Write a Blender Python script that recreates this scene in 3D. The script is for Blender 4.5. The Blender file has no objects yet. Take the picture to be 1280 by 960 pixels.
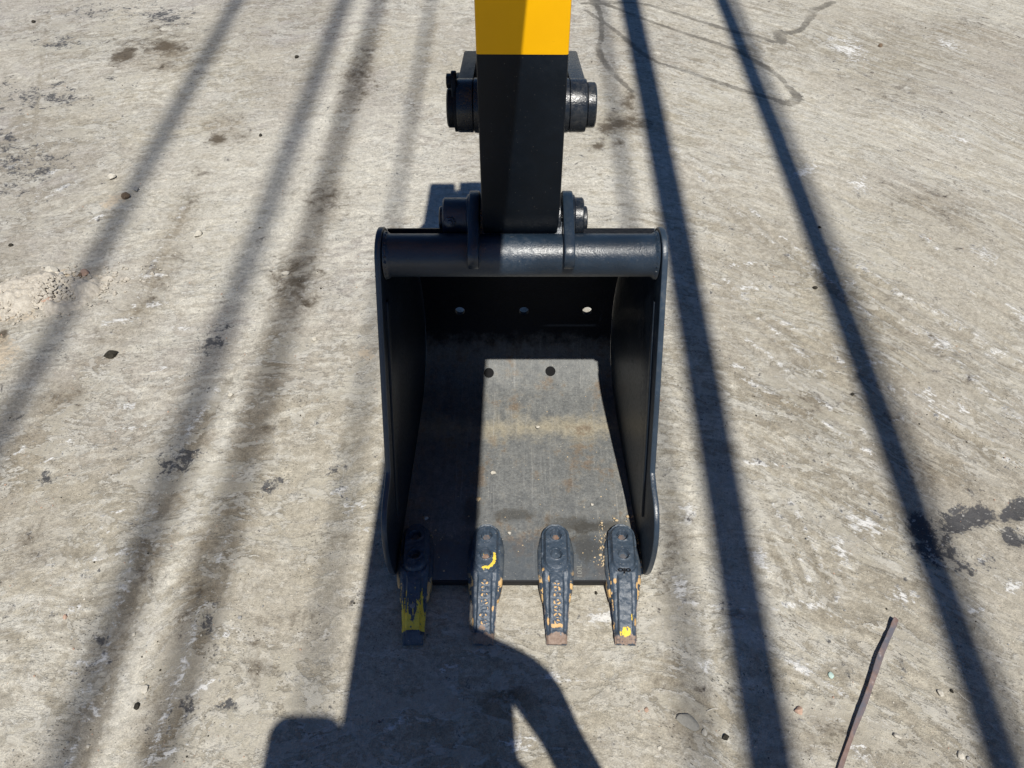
import bpy, bmesh, math, random
import numpy as np
from mathutils import Vector, Matrix

R = math.radians
C = bpy.context.scene.collection
scene = bpy.context.scene

# ------------------------------------------------------------------ camera
CAM_H = 1.65
PITCH = R(48.3)
FPX = 961.0                      # focal length in pixels of a 1280 px wide picture
cam_d = bpy.data.cameras.new("camera")
cam_d.sensor_width = 36.0
cam_d.lens = FPX / 1280.0 * 36.0
cam_d.clip_start = 0.02
cam_d.clip_end = 2000.0
cam = bpy.data.objects.new("camera", cam_d)
C.objects.link(cam)
cam.location = (0, 0, CAM_H)
cam.rotation_euler = (R(90) - PITCH, 0, 0)
scene.camera = cam

# ------------------------------------------------------------------ light
SX, SY = -0.08, 0.554            # metres a shadow travels per metre of height
sun_dir = Vector((SX, SY, -1.0)).normalized()
world = bpy.data.worlds.new("World")
scene.world = world
world.use_nodes = True
wn = world.node_tree
bg = wn.nodes["Background"]
sky = wn.nodes.new("ShaderNodeTexSky")
sky.sky_type = 'NISHITA'
sky.sun_disc = False
to_sun = -sun_dir
sky.sun_elevation = math.asin(to_sun.z)
sky.sun_rotation = math.atan2(to_sun.x, to_sun.y)
sky.altitude = 1500
sky.air_density = 1.0
sky.dust_density = 0.1
sky.ozone_density = 10.0
wn.links.new(sky.outputs[0], bg.inputs[0])
bg.inputs[1].default_value = 0.062
sun_l = bpy.data.lights.new("sun", 'SUN')
sun_l.energy = 5.0
sun_l.angle = R(0.5)
sun_l.color = (1.0, 0.965, 0.895)
sun = bpy.data.objects.new("sun", sun_l)
C.objects.link(sun)
sun.location = (2, -6, 12)
sun.rotation_euler = sun_dir.to_track_quat('-Z', 'Y').to_euler()
vs = scene.view_settings
vs.view_transform = 'Standard'
vs.look = 'None'
vs.exposure = 0.1
vs.gamma = 1.0
vs.use_curve_mapping = False

# ------------------------------------------------------------------ helpers
CT, ST = math.cos(PITCH), math.sin(PITCH)


def at(px, py, z=0.0):
    """The place at height z that the photograph shows at this pixel."""
    u, v = (px - 640) / FPX, (py - 480) / FPX
    d = (u, CT - v * ST, -ST - v * CT)
    k = (z - CAM_H) / d[2]
    return Vector((d[0] * k, d[1] * k, z))


def ppm(p):
    """pixels per metre at a place"""
    return FPX / (p[1] * CT + (CAM_H - p[2]) * ST)


def tag(o, label=None, cat=None, group=None, kind=None):
    if label: o['label'] = label
    if cat: o['category'] = cat
    if group: o['group'] = group
    if kind: o['kind'] = kind
    return o


def empty(name, loc):
    o = bpy.data.objects.new(name, None)
    o.empty_display_size = 0.1
    o.location = loc
    C.objects.link(o)
    return o


def origin_of(o):
    v = Vector((0, 0, 0))
    while o is not None:
        v += o.location
        o = o.parent
    return v


def smooth(me, angle=32):
    me.polygons.foreach_set("use_smooth", [True] * len(me.polygons))
    me.set_sharp_from_angle(angle=R(angle))
    me.update()


def link_mesh(name, me, mat, parent=None, loc=None):
    """me holds world coordinates; it is linked under parent, origin at parent (or at loc)."""
    o = bpy.data.objects.new(name, me)
    me.name = name
    base = origin_of(parent) if parent is not None else Vector((0, 0, 0))
    if loc is not None:
        o.location = Vector(loc) - base
        base = Vector(loc)
    me.transform(Matrix.Translation(-base))
    if mat is not None:
        for m in (mat if isinstance(mat, (list, tuple)) else [mat]):
            me.materials.append(m)
    o.parent = parent
    C.objects.link(o)
    return o


def build(name, bm, mat, parent=None, bevel=0.0, seg=2, angle=32, loc=None):
    if bevel > 0:
        bmesh.ops.recalc_face_normals(bm, faces=bm.faces)
        bm.normal_update()
        es = [e for e in bm.edges if len(e.link_faces) == 2 and e.calc_face_angle(0) > R(28)]
        if es:
            bmesh.ops.bevel(bm, geom=es, offset=bevel, segments=seg, profile=0.5, affect='EDGES', clamp_overlap=True)
    bmesh.ops.recalc_face_normals(bm, faces=bm.faces)
    me = bpy.data.meshes.new(name)
    bm.to_mesh(me)
    bm.free()
    smooth(me, angle)
    return link_mesh(name, me, mat, parent, loc)


def prism(outline, xa, xb, bm=None):
    """outline: (y, z) points; xa / xb: x of the two faces, numbers or functions of (y, z)."""
    bm = bm or bmesh.new()
    fa = xa if callable(xa) else (lambda y, z: xa)
    fb = xb if callable(xb) else (lambda y, z: xb)
    A = [bm.verts.new((fa(y, z), y, z)) for y, z in outline]
    B = [bm.verts.new((fb(y, z), y, z)) for y, z in outline]
    n = len(A)
    bm.faces.new(A)
    bm.faces.new(B[::-1])
    for i in range(n):
        bm.faces.new((A[i], B[i], B[(i + 1) % n], A[(i + 1) % n]))
    return bm


def lathe_x(profile, cy, cz, n=40, bm=None):
    """profile: (x, r) pairs turned about the line y=cy, z=cz."""
    bm = bm or bmesh.new()
    rings = []
    for x, r in profile:
        if r < 1e-6:
            rings.append([bm.verts.new((x, cy, cz))])
        else:
            rings.append([bm.verts.new((x, cy + r * math.cos(2 * math.pi * k / n), cz + r * math.sin(2 * math.pi * k / n))) for k in range(n)])
    for a, b in zip(rings, rings[1:]):
        for k in range(n):
            k2 = (k + 1) % n
            if len(a) == 1 and len(b) == 1:
                continue
            if len(a) == 1:
                bm.faces.new((a[0], b[k], b[k2]))
            elif len(b) == 1:
                bm.faces.new((a[k], b[0], a[k2]))
            else:
                bm.faces.new((a[k], b[k], b[k2], a[k2]))
    return bm


def turn(p0, p1, r, n=16, bm=None, r2=None):
    """a capped cylinder between two points"""
    bm = bm or bmesh.new()
    p0, p1 = Vector(p0), Vector(p1)
    q = (p1 - p0).to_track_quat('Z', 'Y')
    r2 = r if r2 is None else r2
    a = [bm.verts.new(p0 + q @ Vector((r * math.cos(2 * math.pi * k / n), r * math.sin(2 * math.pi * k / n), 0))) for k in range(n)]
    b = [bm.verts.new(p1 + q @ Vector((r2 * math.cos(2 * math.pi * k / n), r2 * math.sin(2 * math.pi * k / n), 0))) for k in range(n)]
    bm.faces.new(a[::-1])
    bm.faces.new(b)
    for k in range(n):
        bm.faces.new((a[k], a[(k + 1) % n], b[(k + 1) % n], b[k]))
    return bm


def sweep(path, radius, n=10, bm=None):
    bm = bm or bmesh.new()
    P = [Vector(p) for p in path]
    rings = []
    for i, p in enumerate(P):
        t = (P[min(i + 1, len(P) - 1)] - P[max(i - 1, 0)]).normalized()
        q = t.to_track_quat('Z', 'Y')
        r = radius(i) if callable(radius) else radius
        rings.append([bm.verts.new(p + q @ Vector((r * math.cos(2 * math.pi * k / n), r * math.sin(2 * math.pi * k / n), 0))) for k in range(n)])
    for a, b in zip(rings, rings[1:]):
        for k in range(n):
            bm.faces.new((a[k], a[(k + 1) % n], b[(k + 1) % n], b[k]))
    bm.faces.new(rings[0][::-1])
    bm.faces.new(rings[-1])
    return bm


def catmull(pts, per=6):
    out = []
    P = [np.array(p, float) for p in pts]
    P = [2 * P[0] - P[1]] + P + [2 * P[-1] - P[-2]]
    for i in range(1, len(P) - 2):
        for k in range(per):
            t = k / per
            a, b, c, d = P[i - 1:i + 3]
            out.append(0.5 * ((2 * b) + (-a + c) * t + (2 * a - 5 * b + 4 * c - d) * t * t + (-a + 3 * b - 3 * c + d) * t ** 3))
    out.append(P[-2])
    return [tuple(p) for p in out]


def hull2(points):
    pts = sorted(set((round(p[0], 6), round(p[1], 6)) for p in points))
    def half(ps):
        h = []
        for p in ps:
            while len(h) > 1 and (h[-1][0] - h[-2][0]) * (p[1] - h[-2][1]) - (h[-1][1] - h[-2][1]) * (p[0] - h[-2][0]) <= 0:
                h.pop()
            h.append(p)
        return h
    a, b = half(pts), half(pts[::-1])
    return a[:-1] + b[:-1]


def circ(cy, cz, r, n=28):
    return [(cy + r * math.cos(2 * math.pi * k / n), cz + r * math.sin(2 * math.pi * k / n)) for k in range(n)]


# numpy value noise
_rng = np.random.default_rng(11)
_TAB = _rng.random((256, 256))


def vnoise(x, y, seed=0):
    x = x + seed * 17.31
    y = y + seed * 9.73
    xi, yi = np.floor(x).astype(np.int64), np.floor(y).astype(np.int64)
    fx, fy = x - xi, y - yi
    fx, fy = fx * fx * (3 - 2 * fx), fy * fy * (3 - 2 * fy)
    g = lambda a, b: _TAB[a & 255, b & 255]
    return ((g(xi, yi) * (1 - fx) + g(xi + 1, yi) * fx) * (1 - fy) + (g(xi, yi + 1) * (1 - fx) + g(xi + 1, yi + 1) * fx) * fy)


def fbm(x, y, octs=5, seed=0, gain=0.5):
    s, a, t = 0, 1.0, 0
    for o in range(octs):
        s = s + a * vnoise(x * 2 ** o, y * 2 ** o, seed + o * 3)
        t += a
        a *= gain
    return s / t


def sstep(a, b, x):
    t = np.clip((x - a) / (b - a), 0, 1)
    return t * t * (3 - 2 * t)


# ------------------------------------------------------------------ material helper
class Nodes:
    def __init__(self, name):
        self.m = bpy.data.materials.new(name)
        self.m.use_nodes = True
        self.nt = self.m.node_tree
        self.b = self.nt.nodes["Principled BSDF"]
        self._tc = None

    def new(self, t):
        return self.nt.nodes.new(t)

    def put(self, sock, v):
        if isinstance(v, bpy.types.NodeSocket):
            self.nt.links.new(v, sock)
        elif v is not None:
            if hasattr(sock.default_value, '__len__') and not hasattr(v, '__len__'):
                v = (v, v, v, 1)[:len(sock.default_value)]
            elif hasattr(sock.default_value, '__len__') and len(v) == 3 and len(sock.default_value) == 4:
                v = (*v, 1)
            sock.default_value = v

    def obj(self):
        if self._tc is None:
            self._tc = self.new("ShaderNodeTexCoord")
        return self._tc.outputs['Object']

    def mapping(self, vec=None, scale=(1, 1, 1), loc=(0, 0, 0), rot=(0, 0, 0)):
        n = self.new("ShaderNodeMapping")
        self.put(n.inputs['Vector'], vec or self.obj())
        n.inputs['Scale'].default_value = scale
        n.inputs['Location'].default_value = loc
        n.inputs['Rotation'].default_value = rot
        return n.outputs[0]

    def noise(self, scale, detail=4, rough=0.55, vec=None, dist=0.0):
        n = self.new("ShaderNodeTexNoise")
        self.put(n.inputs['Vector'], vec or self.obj())
        n.inputs['Scale'].default_value = scale
        n.inputs['Detail'].default_value = detail
        n.inputs['Roughness'].default_value = rough
        n.inputs['Distortion'].default_value = dist
        return n.outputs['Fac']

    def voronoi(self, scale, vec=None, out='Distance', feature='F1'):
        n = self.new("ShaderNodeTexVoronoi")
        n.feature = feature
        self.put(n.inputs['Vector'], vec or self.obj())
        n.inputs['Scale'].default_value = scale
        return n.outputs[out]

    def math(self, op, a, b=None, clamp=False):
        n = self.new("ShaderNodeMath")
        n.operation = op
        n.use_clamp = clamp
        self.put(n.inputs[0], a)
        if b is not None:
            self.put(n.inputs[1], b)
        return n.outputs[0]

    def add(self, a, b): return self.math('ADD', a, b)
    def mul(self, a, b): return self.math('MULTIPLY', a, b)
    def sub(self, a, b): return self.math('SUBTRACT', a, b)

    def step(self, v, lo, hi, to=(0, 1)):
        n = self.new("ShaderNodeMapRange")
        n.interpolation_type = 'SMOOTHSTEP'
        self.put(n.inputs['Value'], v)
        n.inputs['From Min'].default_value = lo
        n.inputs['From Max'].default_value = hi
        n.inputs['To Min'].default_value = to[0]
        n.inputs['To Max'].default_value = to[1]
        return n.outputs[0]

    def lin(self, v, lo, hi, to=(0, 1)):
        n = self.new("ShaderNodeMapRange")
        self.put(n.inputs['Value'], v)
        n.inputs['From Min'].default_value = lo
        n.inputs['From Max'].default_value = hi
        n.inputs['To Min'].default_value = to[0]
        n.inputs['To Max'].default_value = to[1]
        return n.outputs[0]

    def mix(self, f, a, b, mode='MIX'):
        n = self.new("ShaderNodeMix")
        n.data_type = 'RGBA'
        n.blend_type = mode
        n.clamp_factor = True
        self.put(n.inputs[0], f)
        self.put(n.inputs[6], a)
        self.put(n.inputs[7], b)
        return n.outputs[2]

    def attr(self, name, out='Fac'):
        n = self.new("ShaderNodeAttribute")
        n.attribute_name = name
        return n.outputs[out]

    def sep(self, vec=None):
        n = self.new("ShaderNodeSeparateXYZ")
        self.put(n.inputs[0], vec or self.obj())
        return n.outputs

    def spot(self, cx, cy, rx, ry, xyz):
        """1 in the middle of an ellipse, 0 at its rim and negative outside"""
        dx = self.math('DIVIDE', self.sub(xyz[0], cx), rx)
        dy = self.math('DIVIDE', self.sub(xyz[1], cy), ry)
        return self.sub(1.0, self.math('SQRT', self.add(self.mul(dx, dx), self.mul(dy, dy))))

    def bump(self, h, strength=0.3, dist=0.002, normal=None):
        n = self.new("ShaderNodeBump")
        n.inputs['Strength'].default_value = strength
        n.inputs['Distance'].default_value = dist
        self.put(n.inputs['Height'], h)
        if normal is not None:
            self.put(n.inputs['Normal'], normal)
        return n.outputs[0]

    def out(self, color=None, rough=None, metal=None, normal=None, spec=None, coat=None):
        self.put(self.b.inputs['Base Color'], color)
        self.put(self.b.inputs['Roughness'], rough)
        self.put(self.b.inputs['Metallic'], metal)
        self.put(self.b.inputs['Normal'], normal)
        self.put(self.b.inputs['Specular IOR Level'], spec)
        self.put(self.b.inputs['Coat Weight'], coat)
        return self.m


# ------------------------------------------------------------------ materials
def mat_ground():
    n = Nodes("dusty_concrete")
    flow = n.attr('flow', 'Vector')
    big = n.noise(1.1, 5, 0.6)
    mid = n.noise(5.0, 7, 0.62, dist=0.4)
    cloud = n.noise(16.0, 8, 0.68, dist=0.6)
    cloud2 = n.noise(13.0, 8, 0.66, n.mapping(None, (1, 1, 1), (4.2, 9.1, 0)), 0.8)
    blot = n.noise(34.0, 6, 0.7, n.mapping(None, (1, 1, 1), (1.2, 5.5, 0)), 0.5)
    fine = n.noise(70.0, 7, 0.7)
    film_n = n.noise(1.0, 6, 0.58, n.mapping(flow, (3.6, 6.5, 1), (5, 1, 0)), 1.4)
    film_m = n.noise(1.0, 7, 0.62, n.mapping(flow, (10, 16, 1), (2, 8, 0)), 1.2)
    grain = n.noise(330.0, 4, 0.7)
    streak = n.noise(1.0, 8, 0.66, n.mapping(flow, (8, 26, 1)), 0.9)
    streak2 = n.noise(1.0, 7, 0.7, n.mapping(flow, (30, 92, 1), (3.1, 7.7, 0)), 0.9)
    streak3 = n.noise(1.0, 6, 0.7, n.mapping(flow, (5, 26, 1), (11, 2, 0)), 0.9)
    tone = n.add(n.attr('tone'), n.mul(n.sub(mid, 0.5), 0.9))
    col = n.mix(n.step(tone, 0.0, 1.0), (0.345, 0.305, 0.235), (0.365, 0.335, 0.305))
    col = n.mix(n.step(big, 0.38, 0.62), col, (0.425, 0.385, 0.310))
    # light cement film against darker worn mud, in patches drawn out along the traffic
    patch = n.add(n.mul(n.sub(cloud, 0.5), 1.0), n.add(n.mul(n.sub(streak, 0.5), 1.1), n.attr('pale')))
    col = n.mix(n.step(patch, -0.02, 0.26, (0, 0.88)), col, (0.57, 0.535, 0.46))
    worn = n.add(n.mul(n.sub(cloud2, 0.5), 1.0), n.add(n.mul(n.sub(streak3, 0.5), 1.1), n.attr('worn')))
    col = n.mix(n.step(worn, 0.0, 0.28, (0, 0.66)), col, (0.235, 0.205, 0.158))
    soil_shade = n.add(n.attr('soil_shade'), n.mul(n.sub(cloud2, 0.5), 1.0))  # brown soil together with the painted-in shade of the cable stripes
    col = n.mix(n.step(soil_shade, -0.02, 0.85, (0, 0.76)), col, (0.205, 0.165, 0.112))
    smth = n.step(n.add(n.noise(2.1, 5, 0.6, n.mapping(None, (1, 1, 1), (3, 8, 0)), 0.8), n.mul(n.sub(cloud, 0.5), 0.35)), 0.47, 0.58)
    col = n.mix(n.mul(smth, 0.36), col, (0.415, 0.378, 0.318))
    # fine mottling
    col = n.mix(1.0, col, n.mix(n.lin(streak2, 0.34, 0.66), (0.90, 0.90, 0.905), (1.08, 1.08, 1.07)), 'MULTIPLY')
    col = n.mix(1.0, col, n.mix(n.lin(blot, 0.34, 0.66), (0.88, 0.875, 0.865), (1.10, 1.10, 1.10)), 'MULTIPLY')
    col = n.mix(1.0, col, n.mix(n.lin(fine, 0.34, 0.66), (0.76, 0.755, 0.75), (1.22, 1.22, 1.22)), 'MULTIPLY')
    col = n.mix(1.0, col, n.mix(n.lin(grain, 0.34, 0.66), (0.74, 0.74, 0.74), (1.24, 1.24, 1.24)), 'MULTIPLY')
    # thin skins of dried slurry with crisp edges
    f1 = n.add(n.mul(n.sub(film_n, 0.5), 1.0), n.add(n.mul(n.sub(fine, 0.5), 0.22), n.mul(n.sub(streak2, 0.5), 0.35)))
    film1 = n.step(f1, 0.012, 0.040)
    f2 = n.add(n.mul(n.sub(film_m, 0.5), 1.0), n.add(n.mul(n.sub(fine, 0.5), 0.30), n.mul(n.sub(blot, 0.5), 0.30)))
    film2 = n.step(f2, 0.045, 0.075)
    keep = n.sub(1.0, n.mul(smth, 0.65))
    film1 = n.mul(film1, keep)
    film2 = n.mul(film2, keep)
    col = n.mix(n.mul(film1, 0.42), col, n.mix(n.lin(cloud2, 0.4, 0.6), (0.415, 0.385, 0.315), (0.465, 0.435, 0.375)))
    col = n.mix(n.mul(film2, 0.45), col, (0.515, 0.490, 0.435))
    rimm = n.mul(n.step(f1, 0.034, 0.046), n.step(f1, 0.075, 0.050))
    col = n.mix(n.mul(rimm, n.step(streak3, 0.48, 0.60, (0, 0.55))), col, (0.66, 0.635, 0.585))
    # white scuffs
    sc = n.add(n.attr('white'), n.mul(n.sub(streak2, 0.5), 2.2))
    sc = n.add(sc, n.mul(n.sub(cloud, 0.5), 2.0))
    sc = n.add(sc, n.mul(n.sub(fine, 0.5), 1.9))
    scm = n.step(sc, 0.37, 0.68)
    col = n.mix(n.mul(scm, 0.85), col, (0.72, 0.70, 0.665))
    # dark flecks and tiny pits
    pv = n.voronoi(95.0, n.mapping(flow, (1, 1.6, 1)))
    pm = n.mul(n.step(pv, 0.24, 0.10), n.step(n.noise(9.0, 5, 0.7), 0.50, 0.60))
    col = n.mix(n.mul(pm, 0.72), col, (0.085, 0.078, 0.068))
    dk = n.mul(n.step(n.noise(1.0, 8, 0.75, n.mapping(flow, (38, 80, 1), (1.7, 5, 0)), 1.0), 0.58, 0.68), n.step(n.noise(3.2, 4, 0.6, n.mapping(None, (1, 1, 1), (7, 3, 0))), 0.40, 0.56))
    dk = n.mul(n.mul(dk, keep), n.lin(n.attr('tone'), 0.15, 0.9, (0.22, 1.25)))
    col = n.mix(n.mul(dk, 0.62), col, (0.14, 0.13, 0.12))
    # bare dark asphalt
    ad = n.add(n.attr('dark'), n.add(n.mul(n.sub(cloud, 0.5), 3.2), n.mul(n.sub(fine, 0.5), 2.6)))
    adm = n.step(ad, 0.10, 0.55)
    chips = n.step(n.noise(58.0, 5, 0.7, n.mapping(None, (1, 1.4, 1))), 0.60, 0.65)
    acol = n.mix(n.mul(chips, 0.85), (0.042, 0.044, 0.052), (0.46, 0.44, 0.41))
    col = n.mix(n.mul(adm, 0.88), col, acol)
    # oil soaked in
    ob = n.add(n.attr('oil'), n.add(n.mul(n.sub(cloud, 0.5), 2.6), n.mul(n.sub(blot, 0.5), 1.8)))
    obm = n.step(ob, -0.02, 0.95)
    col = n.mix(n.mul(obm, 0.88), col, (0.070, 0.050, 0.030))
    # damp trails
    wt = n.add(n.attr('wet'), n.add(n.mul(n.sub(fine, 0.5), 2.0), n.mul(n.sub(blot, 0.5), 2.4)))
    wtm = n.mul(n.step(wt, 0.05, 0.42), n.step(n.noise(7.0, 4, 0.6, n.mapping(None, (1, 1, 1), (9, 2, 0))), 0.30, 0.55, (0.35, 1.0)))
    col = n.mix(n.mul(wtm, 0.72), col, (0.10, 0.088, 0.070))
    # sand
    sm = n.step(n.add(n.attr('sand'), n.add(n.mul(n.sub(fine, 0.5), 2.6), n.mul(n.sub(cloud, 0.5), 2.4))), 0.15, 0.75)
    col = n.mix(n.mul(sm, 0.85), col, (0.50, 0.41, 0.30))
    col = n.mix(1.0, col, (0.985, 1.0, 1.015), 'MULTIPLY')
    rough = n.add(n.lin(fine, 0.2, 0.8, (0.75, 0.95)), n.mul(wtm, -0.18))
    h = n.add(n.mul(streak2, 0.35), n.add(n.mul(fine, 1.15), n.mul(grain, 0.5)))
    h = n.add(h, n.add(n.mul(cloud, 0.8), n.mul(scm, 0.25)))
    h = n.add(n.sub(h, n.mul(pm, 0.9)), n.add(n.mul(film1, 0.55), n.mul(film2, 0.45)))
    h = n.sub(h, n.mul(dk, 0.35))
    nrm = n.bump(h, 0.66, 0.0042)
    return n.out(col, rough, 0.0, nrm, 0.25)


def mat_paint(name, dark=(0.0065, 0.0100, 0.0165), rough=0.36, dust=0.25, bumpy=0.10, spec=0.5):
    n = Nodes(name)
    a = n.noise(9, 6, 0.65)
    f = n.noise(120, 5, 0.65)
    peel = n.noise(420, 2, 0.5)
    col = n.mix(n.step(a, 0.35, 0.7), dark, tuple(c * 1.6 for c in dark))
    d = n.add(n.mul(a, 0.6), n.mul(f, 0.4))
    dm = n.step(d, 0.50, 0.68)
    col = n.mix(n.mul(dm, dust), col, (0.11, 0.105, 0.095))
    sp = n.step(n.noise(260, 2, 0.5), 0.72, 0.78)
    col = n.mix(n.mul(sp, 0.5), col, (0.20, 0.19, 0.17))
    scr = n.mul(n.step(n.noise(1.0, 3, 0.6, n.mapping(None, (150, 150, 5), (2, 4, 1), (0.1, 0.15, 0)), 0.5), 0.68, 0.72), n.step(a, 0.50, 0.60))
    col = n.mix(n.mul(scr, 0.6), col, (0.16, 0.16, 0.15))
    r = n.add(n.lin(f, 0.2, 0.8, (rough - 0.07, rough + 0.10)), n.mul(dm, 0.18))
    nrm = n.bump(n.add(peel, n.mul(f, 1.2)), bumpy, 0.0012)
    return n.out(col, r, 0.0, nrm, spec)


def mat_stick_yellow():
    n = Nodes("yellow_paint")
    a = n.noise(7, 5, 0.6)
    f = n.noise(150, 4, 0.6)
    col = n.mix(n.step(a, 0.3, 0.75), (0.84, 0.430, 0.001), (0.90, 0.470, 0.001))
    sp = n.step(n.noise(190, 2, 0.5), 0.73, 0.79)
    col = n.mix(n.mul(sp, 0.35), col, (0.35, 0.20, 0.04))
    return n.out(col, n.lin(f, 0.2, 0.8, (0.38, 0.52)), 0.0, n.bump(f, 0.05, 0.001), 0.2)


def mat_shell():
    """inside of the bucket: black paint high up, rubbed grey and dusty on the floor"""
    n = Nodes("worn_bucket_steel")
    xyz = n.sep()
    a = n.noise(9, 7, 0.65)
    b = n.noise(34, 7, 0.7)
    f = n.noise(150, 5, 0.7)
    g = n.noise(420, 3, 0.7)
    st = n.noise(1.0, 7, 0.7, n.mapping(None, (90, 10, 10)), 0.3)
    paint = n.mix(n.step(a, 0.35, 0.7), (0.0035, 0.0055, 0.0095), (0.006, 0.008, 0.013))
    steel = n.mix(n.lin(b, 0.25, 0.75), (0.100, 0.106, 0.110), (0.225, 0.228, 0.220))
    # tan dust band across the floor (local y: 0 is the lip)
    band = n.add(n.sub(1.0, n.math('ABSOLUTE', n.math('DIVIDE', n.sub(xyz[1], 0.46), 0.085))), n.add(n.mul(n.sub(a, 0.5), 2.4), n.mul(n.sub(b, 0.5), 1.2)))
    steel = n.mix(n.step(band, 0.2, 1.1, (0, 0.75)), steel, (0.36, 0.318, 0.232))
    rim = n.add(n.step(n.math('ABSOLUTE', xyz[0]), 0.12, 0.29), n.mul(n.sub(b, 0.5), 1.6))
    steel = n.mix(n.step(rim, 0.7, 1.4, (0, 0.45)), steel, (0.27, 0.238, 0.178))
    soilm = n.step(n.add(n.mul(n.sub(a, 0.5), 1.2), n.mul(n.sub(b, 0.5), 0.8)), 0.0, 0.25)
    steel = n.mix(n.mul(soilm, 0.5), steel, (0.190, 0.166, 0.128))
    scr = n.step(n.noise(1.0, 4, 0.6, n.mapping(None, (230, 5, 5), (3, 1, 2)), 0.4), 0.60, 0.66)
    steel = n.mix(n.mul(scr, 0.35), steel, (0.33, 0.33, 0.32))
    rust = n.step(n.add(n.mul(a, 0.6), n.mul(b, 0.4)), 0.54, 0.62)
    steel = n.mix(n.mul(rust, 0.50), steel, (0.155, 0.102, 0.066))
    steel = n.mix(1.0, steel, n.mix(n.lin(f, 0.25, 0.75), (0.66, 0.66, 0.66), (1.34, 1.34, 1.32)), 'MULTIPLY')
    steel = n.mix(1.0, steel, n.mix(n.lin(g, 0.25, 0.75), (0.78, 0.78, 0.78), (1.22, 1.22, 1.22)), 'MULTIPLY')
    steel = n.mix(1.0, steel, n.mix(n.lin(st, 0.3, 0.7), (0.88, 0.88, 0.89), (1.1, 1.1, 1.1)), 'MULTIPLY')
    # the strip behind the lip still carries blue grey paint
    lip = n.step(n.add(xyz[1], n.add(n.mul(n.sub(b, 0.5), 0.09), n.mul(n.sub(f, 0.5), 0.03))), 0.135, 0.095)
    steel = n.mix(n.mul(lip, 0.62), steel, (0.062, 0.076, 0.092))
    # oily spots
    for cx, cy, rx, ry in ((-0.015, 0.175, 0.065, 0.024), (0.135, 0.150, 0.085, 0.028), (0.195, 0.145, 0.085, 0.024),
                           (0.160, 0.085, 0.045, 0.055), (-0.115, 0.185, 0.030, 0.05)):
        s = n.add(n.spot(cx, cy, rx, ry, xyz), n.add(n.mul(n.sub(b, 0.5), 2.6), n.mul(n.sub(f, 0.5), 1.2)))
        steel = n.mix(n.step(s, 0.0, 0.55, (0, 0.62)), steel, (0.045, 0.042, 0.036))
    bright = n.mul(n.step(n.noise(210, 3, 0.6), 0.66, 0.73), 0.6)
    steel = n.mix(bright, steel, (0.52, 0.48, 0.40))
    wear = n.step(n.add(xyz[2], n.mul(n.sub(b, 0.5), 0.12)), 0.13, 0.05)
    col = n.mix(wear, n.mix(n.mul(n.step(f, 0.52, 0.7), 0.12), paint, (0.04, 0.04, 0.04)), steel)
    r = n.mix(wear, (0.5, 0.5, 0.5), n.lin(f, 0.2, 0.8, (0.50, 0.75)))
    h = n.add(n.mul(f, 1.0), n.add(n.mul(g, 0.5), n.mul(b, 0.8)))
    return n.out(col, r, 0.0, n.bump(h, 0.50, 0.0026), n.lin(wear, 0, 1, (0.10, 0.4)))


def mat_tooth():
    n = Nodes("chipped_tooth_paint")
    f = n.noise(160, 6, 0.7)
    b = n.noise(45, 6, 0.65)
    g = n.noise(520, 3, 0.7)
    paint = n.mix(n.step(b, 0.35, 0.65), (0.038, 0.058, 0.085), (0.060, 0.080, 0.108))
    dust = n.add(n.attr('dust'), n.mul(n.sub(f, 0.5), 1.4))
    paint = n.mix(n.step(dust, 0.3, 0.9, (0, 0.55)), paint, (0.23, 0.235, 0.235))
    e = n.add(n.mul(n.sub(f, 0.5), 1.9), n.mul(n.sub(b, 0.5), 1.1))
    edge_r = n.step(n.add(n.attr('edge'), e), 0.35, 0.6)
    rust = n.step(n.add(n.attr('rust'), e), 0.40, 0.58)
    col = n.mix(rust, paint, n.mix(n.lin(f, 0.3, 0.7), (0.165, 0.105, 0.075), (0.31, 0.230, 0.180)))
    col = n.mix(n.mul(edge_r, 0.75), col, n.mix(n.lin(f, 0.35, 0.65), (0.13, 0.075, 0.05), (0.34, 0.29, 0.25)))
    org = n.step(n.add(n.attr('orange'), e), 0.44, 0.54)
    col = n.mix(org, col, n.mix(n.lin(f, 0.3, 0.7), (0.50, 0.285, 0.100), (0.64, 0.43, 0.20)))
    yel = n.step(n.add(n.attr('yellow'), e), 0.44, 0.54)
    col = n.mix(yel, col, n.mix(n.lin(b, 0.3, 0.7), (0.76, 0.50, 0.03), (0.84, 0.62, 0.08)))
    sp = n.mul(n.step(n.noise(300, 2, 0.5), 0.66, 0.72), 0.5)
    col = n.mix(sp, col, (0.36, 0.34, 0.30))
    chip = n.math('MAXIMUM', org, yel)
    h = n.add(n.mul(f, 0.8), n.sub(n.mul(g, 0.3), n.mul(chip, 0.5)))
    return n.out(col, n.add(n.lin(f, 0.2, 0.8, (0.38, 0.55)), n.mul(n.math('MAXIMUM', chip, rust), 0.22)), 0.0, n.bump(h, 0.45, 0.0018), 0.5)


def mat_rust(name="rusty_steel", a=(0.16, 0.085, 0.05), b=(0.28, 0.20, 0.16), c=(0.10, 0.10, 0.11), scale=1.0):
    n = Nodes(name)
    f = n.noise(130 * scale, 6, 0.7)
    l = n.noise(14 * scale, 6, 0.65)
    col = n.mix(n.lin(f, 0.3, 0.7), a, b)
    col = n.mix(n.step(l, 0.42, 0.58), col, c)
    col = n.mix(n.step(n.noise(60 * scale, 4, 0.6), 0.60, 0.70, (0, 0.6)), col, (0.40, 0.36, 0.36))
    return n.out(col, 0.72, 0.0, n.bump(f, 0.4, 0.002), 0.35)


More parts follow.
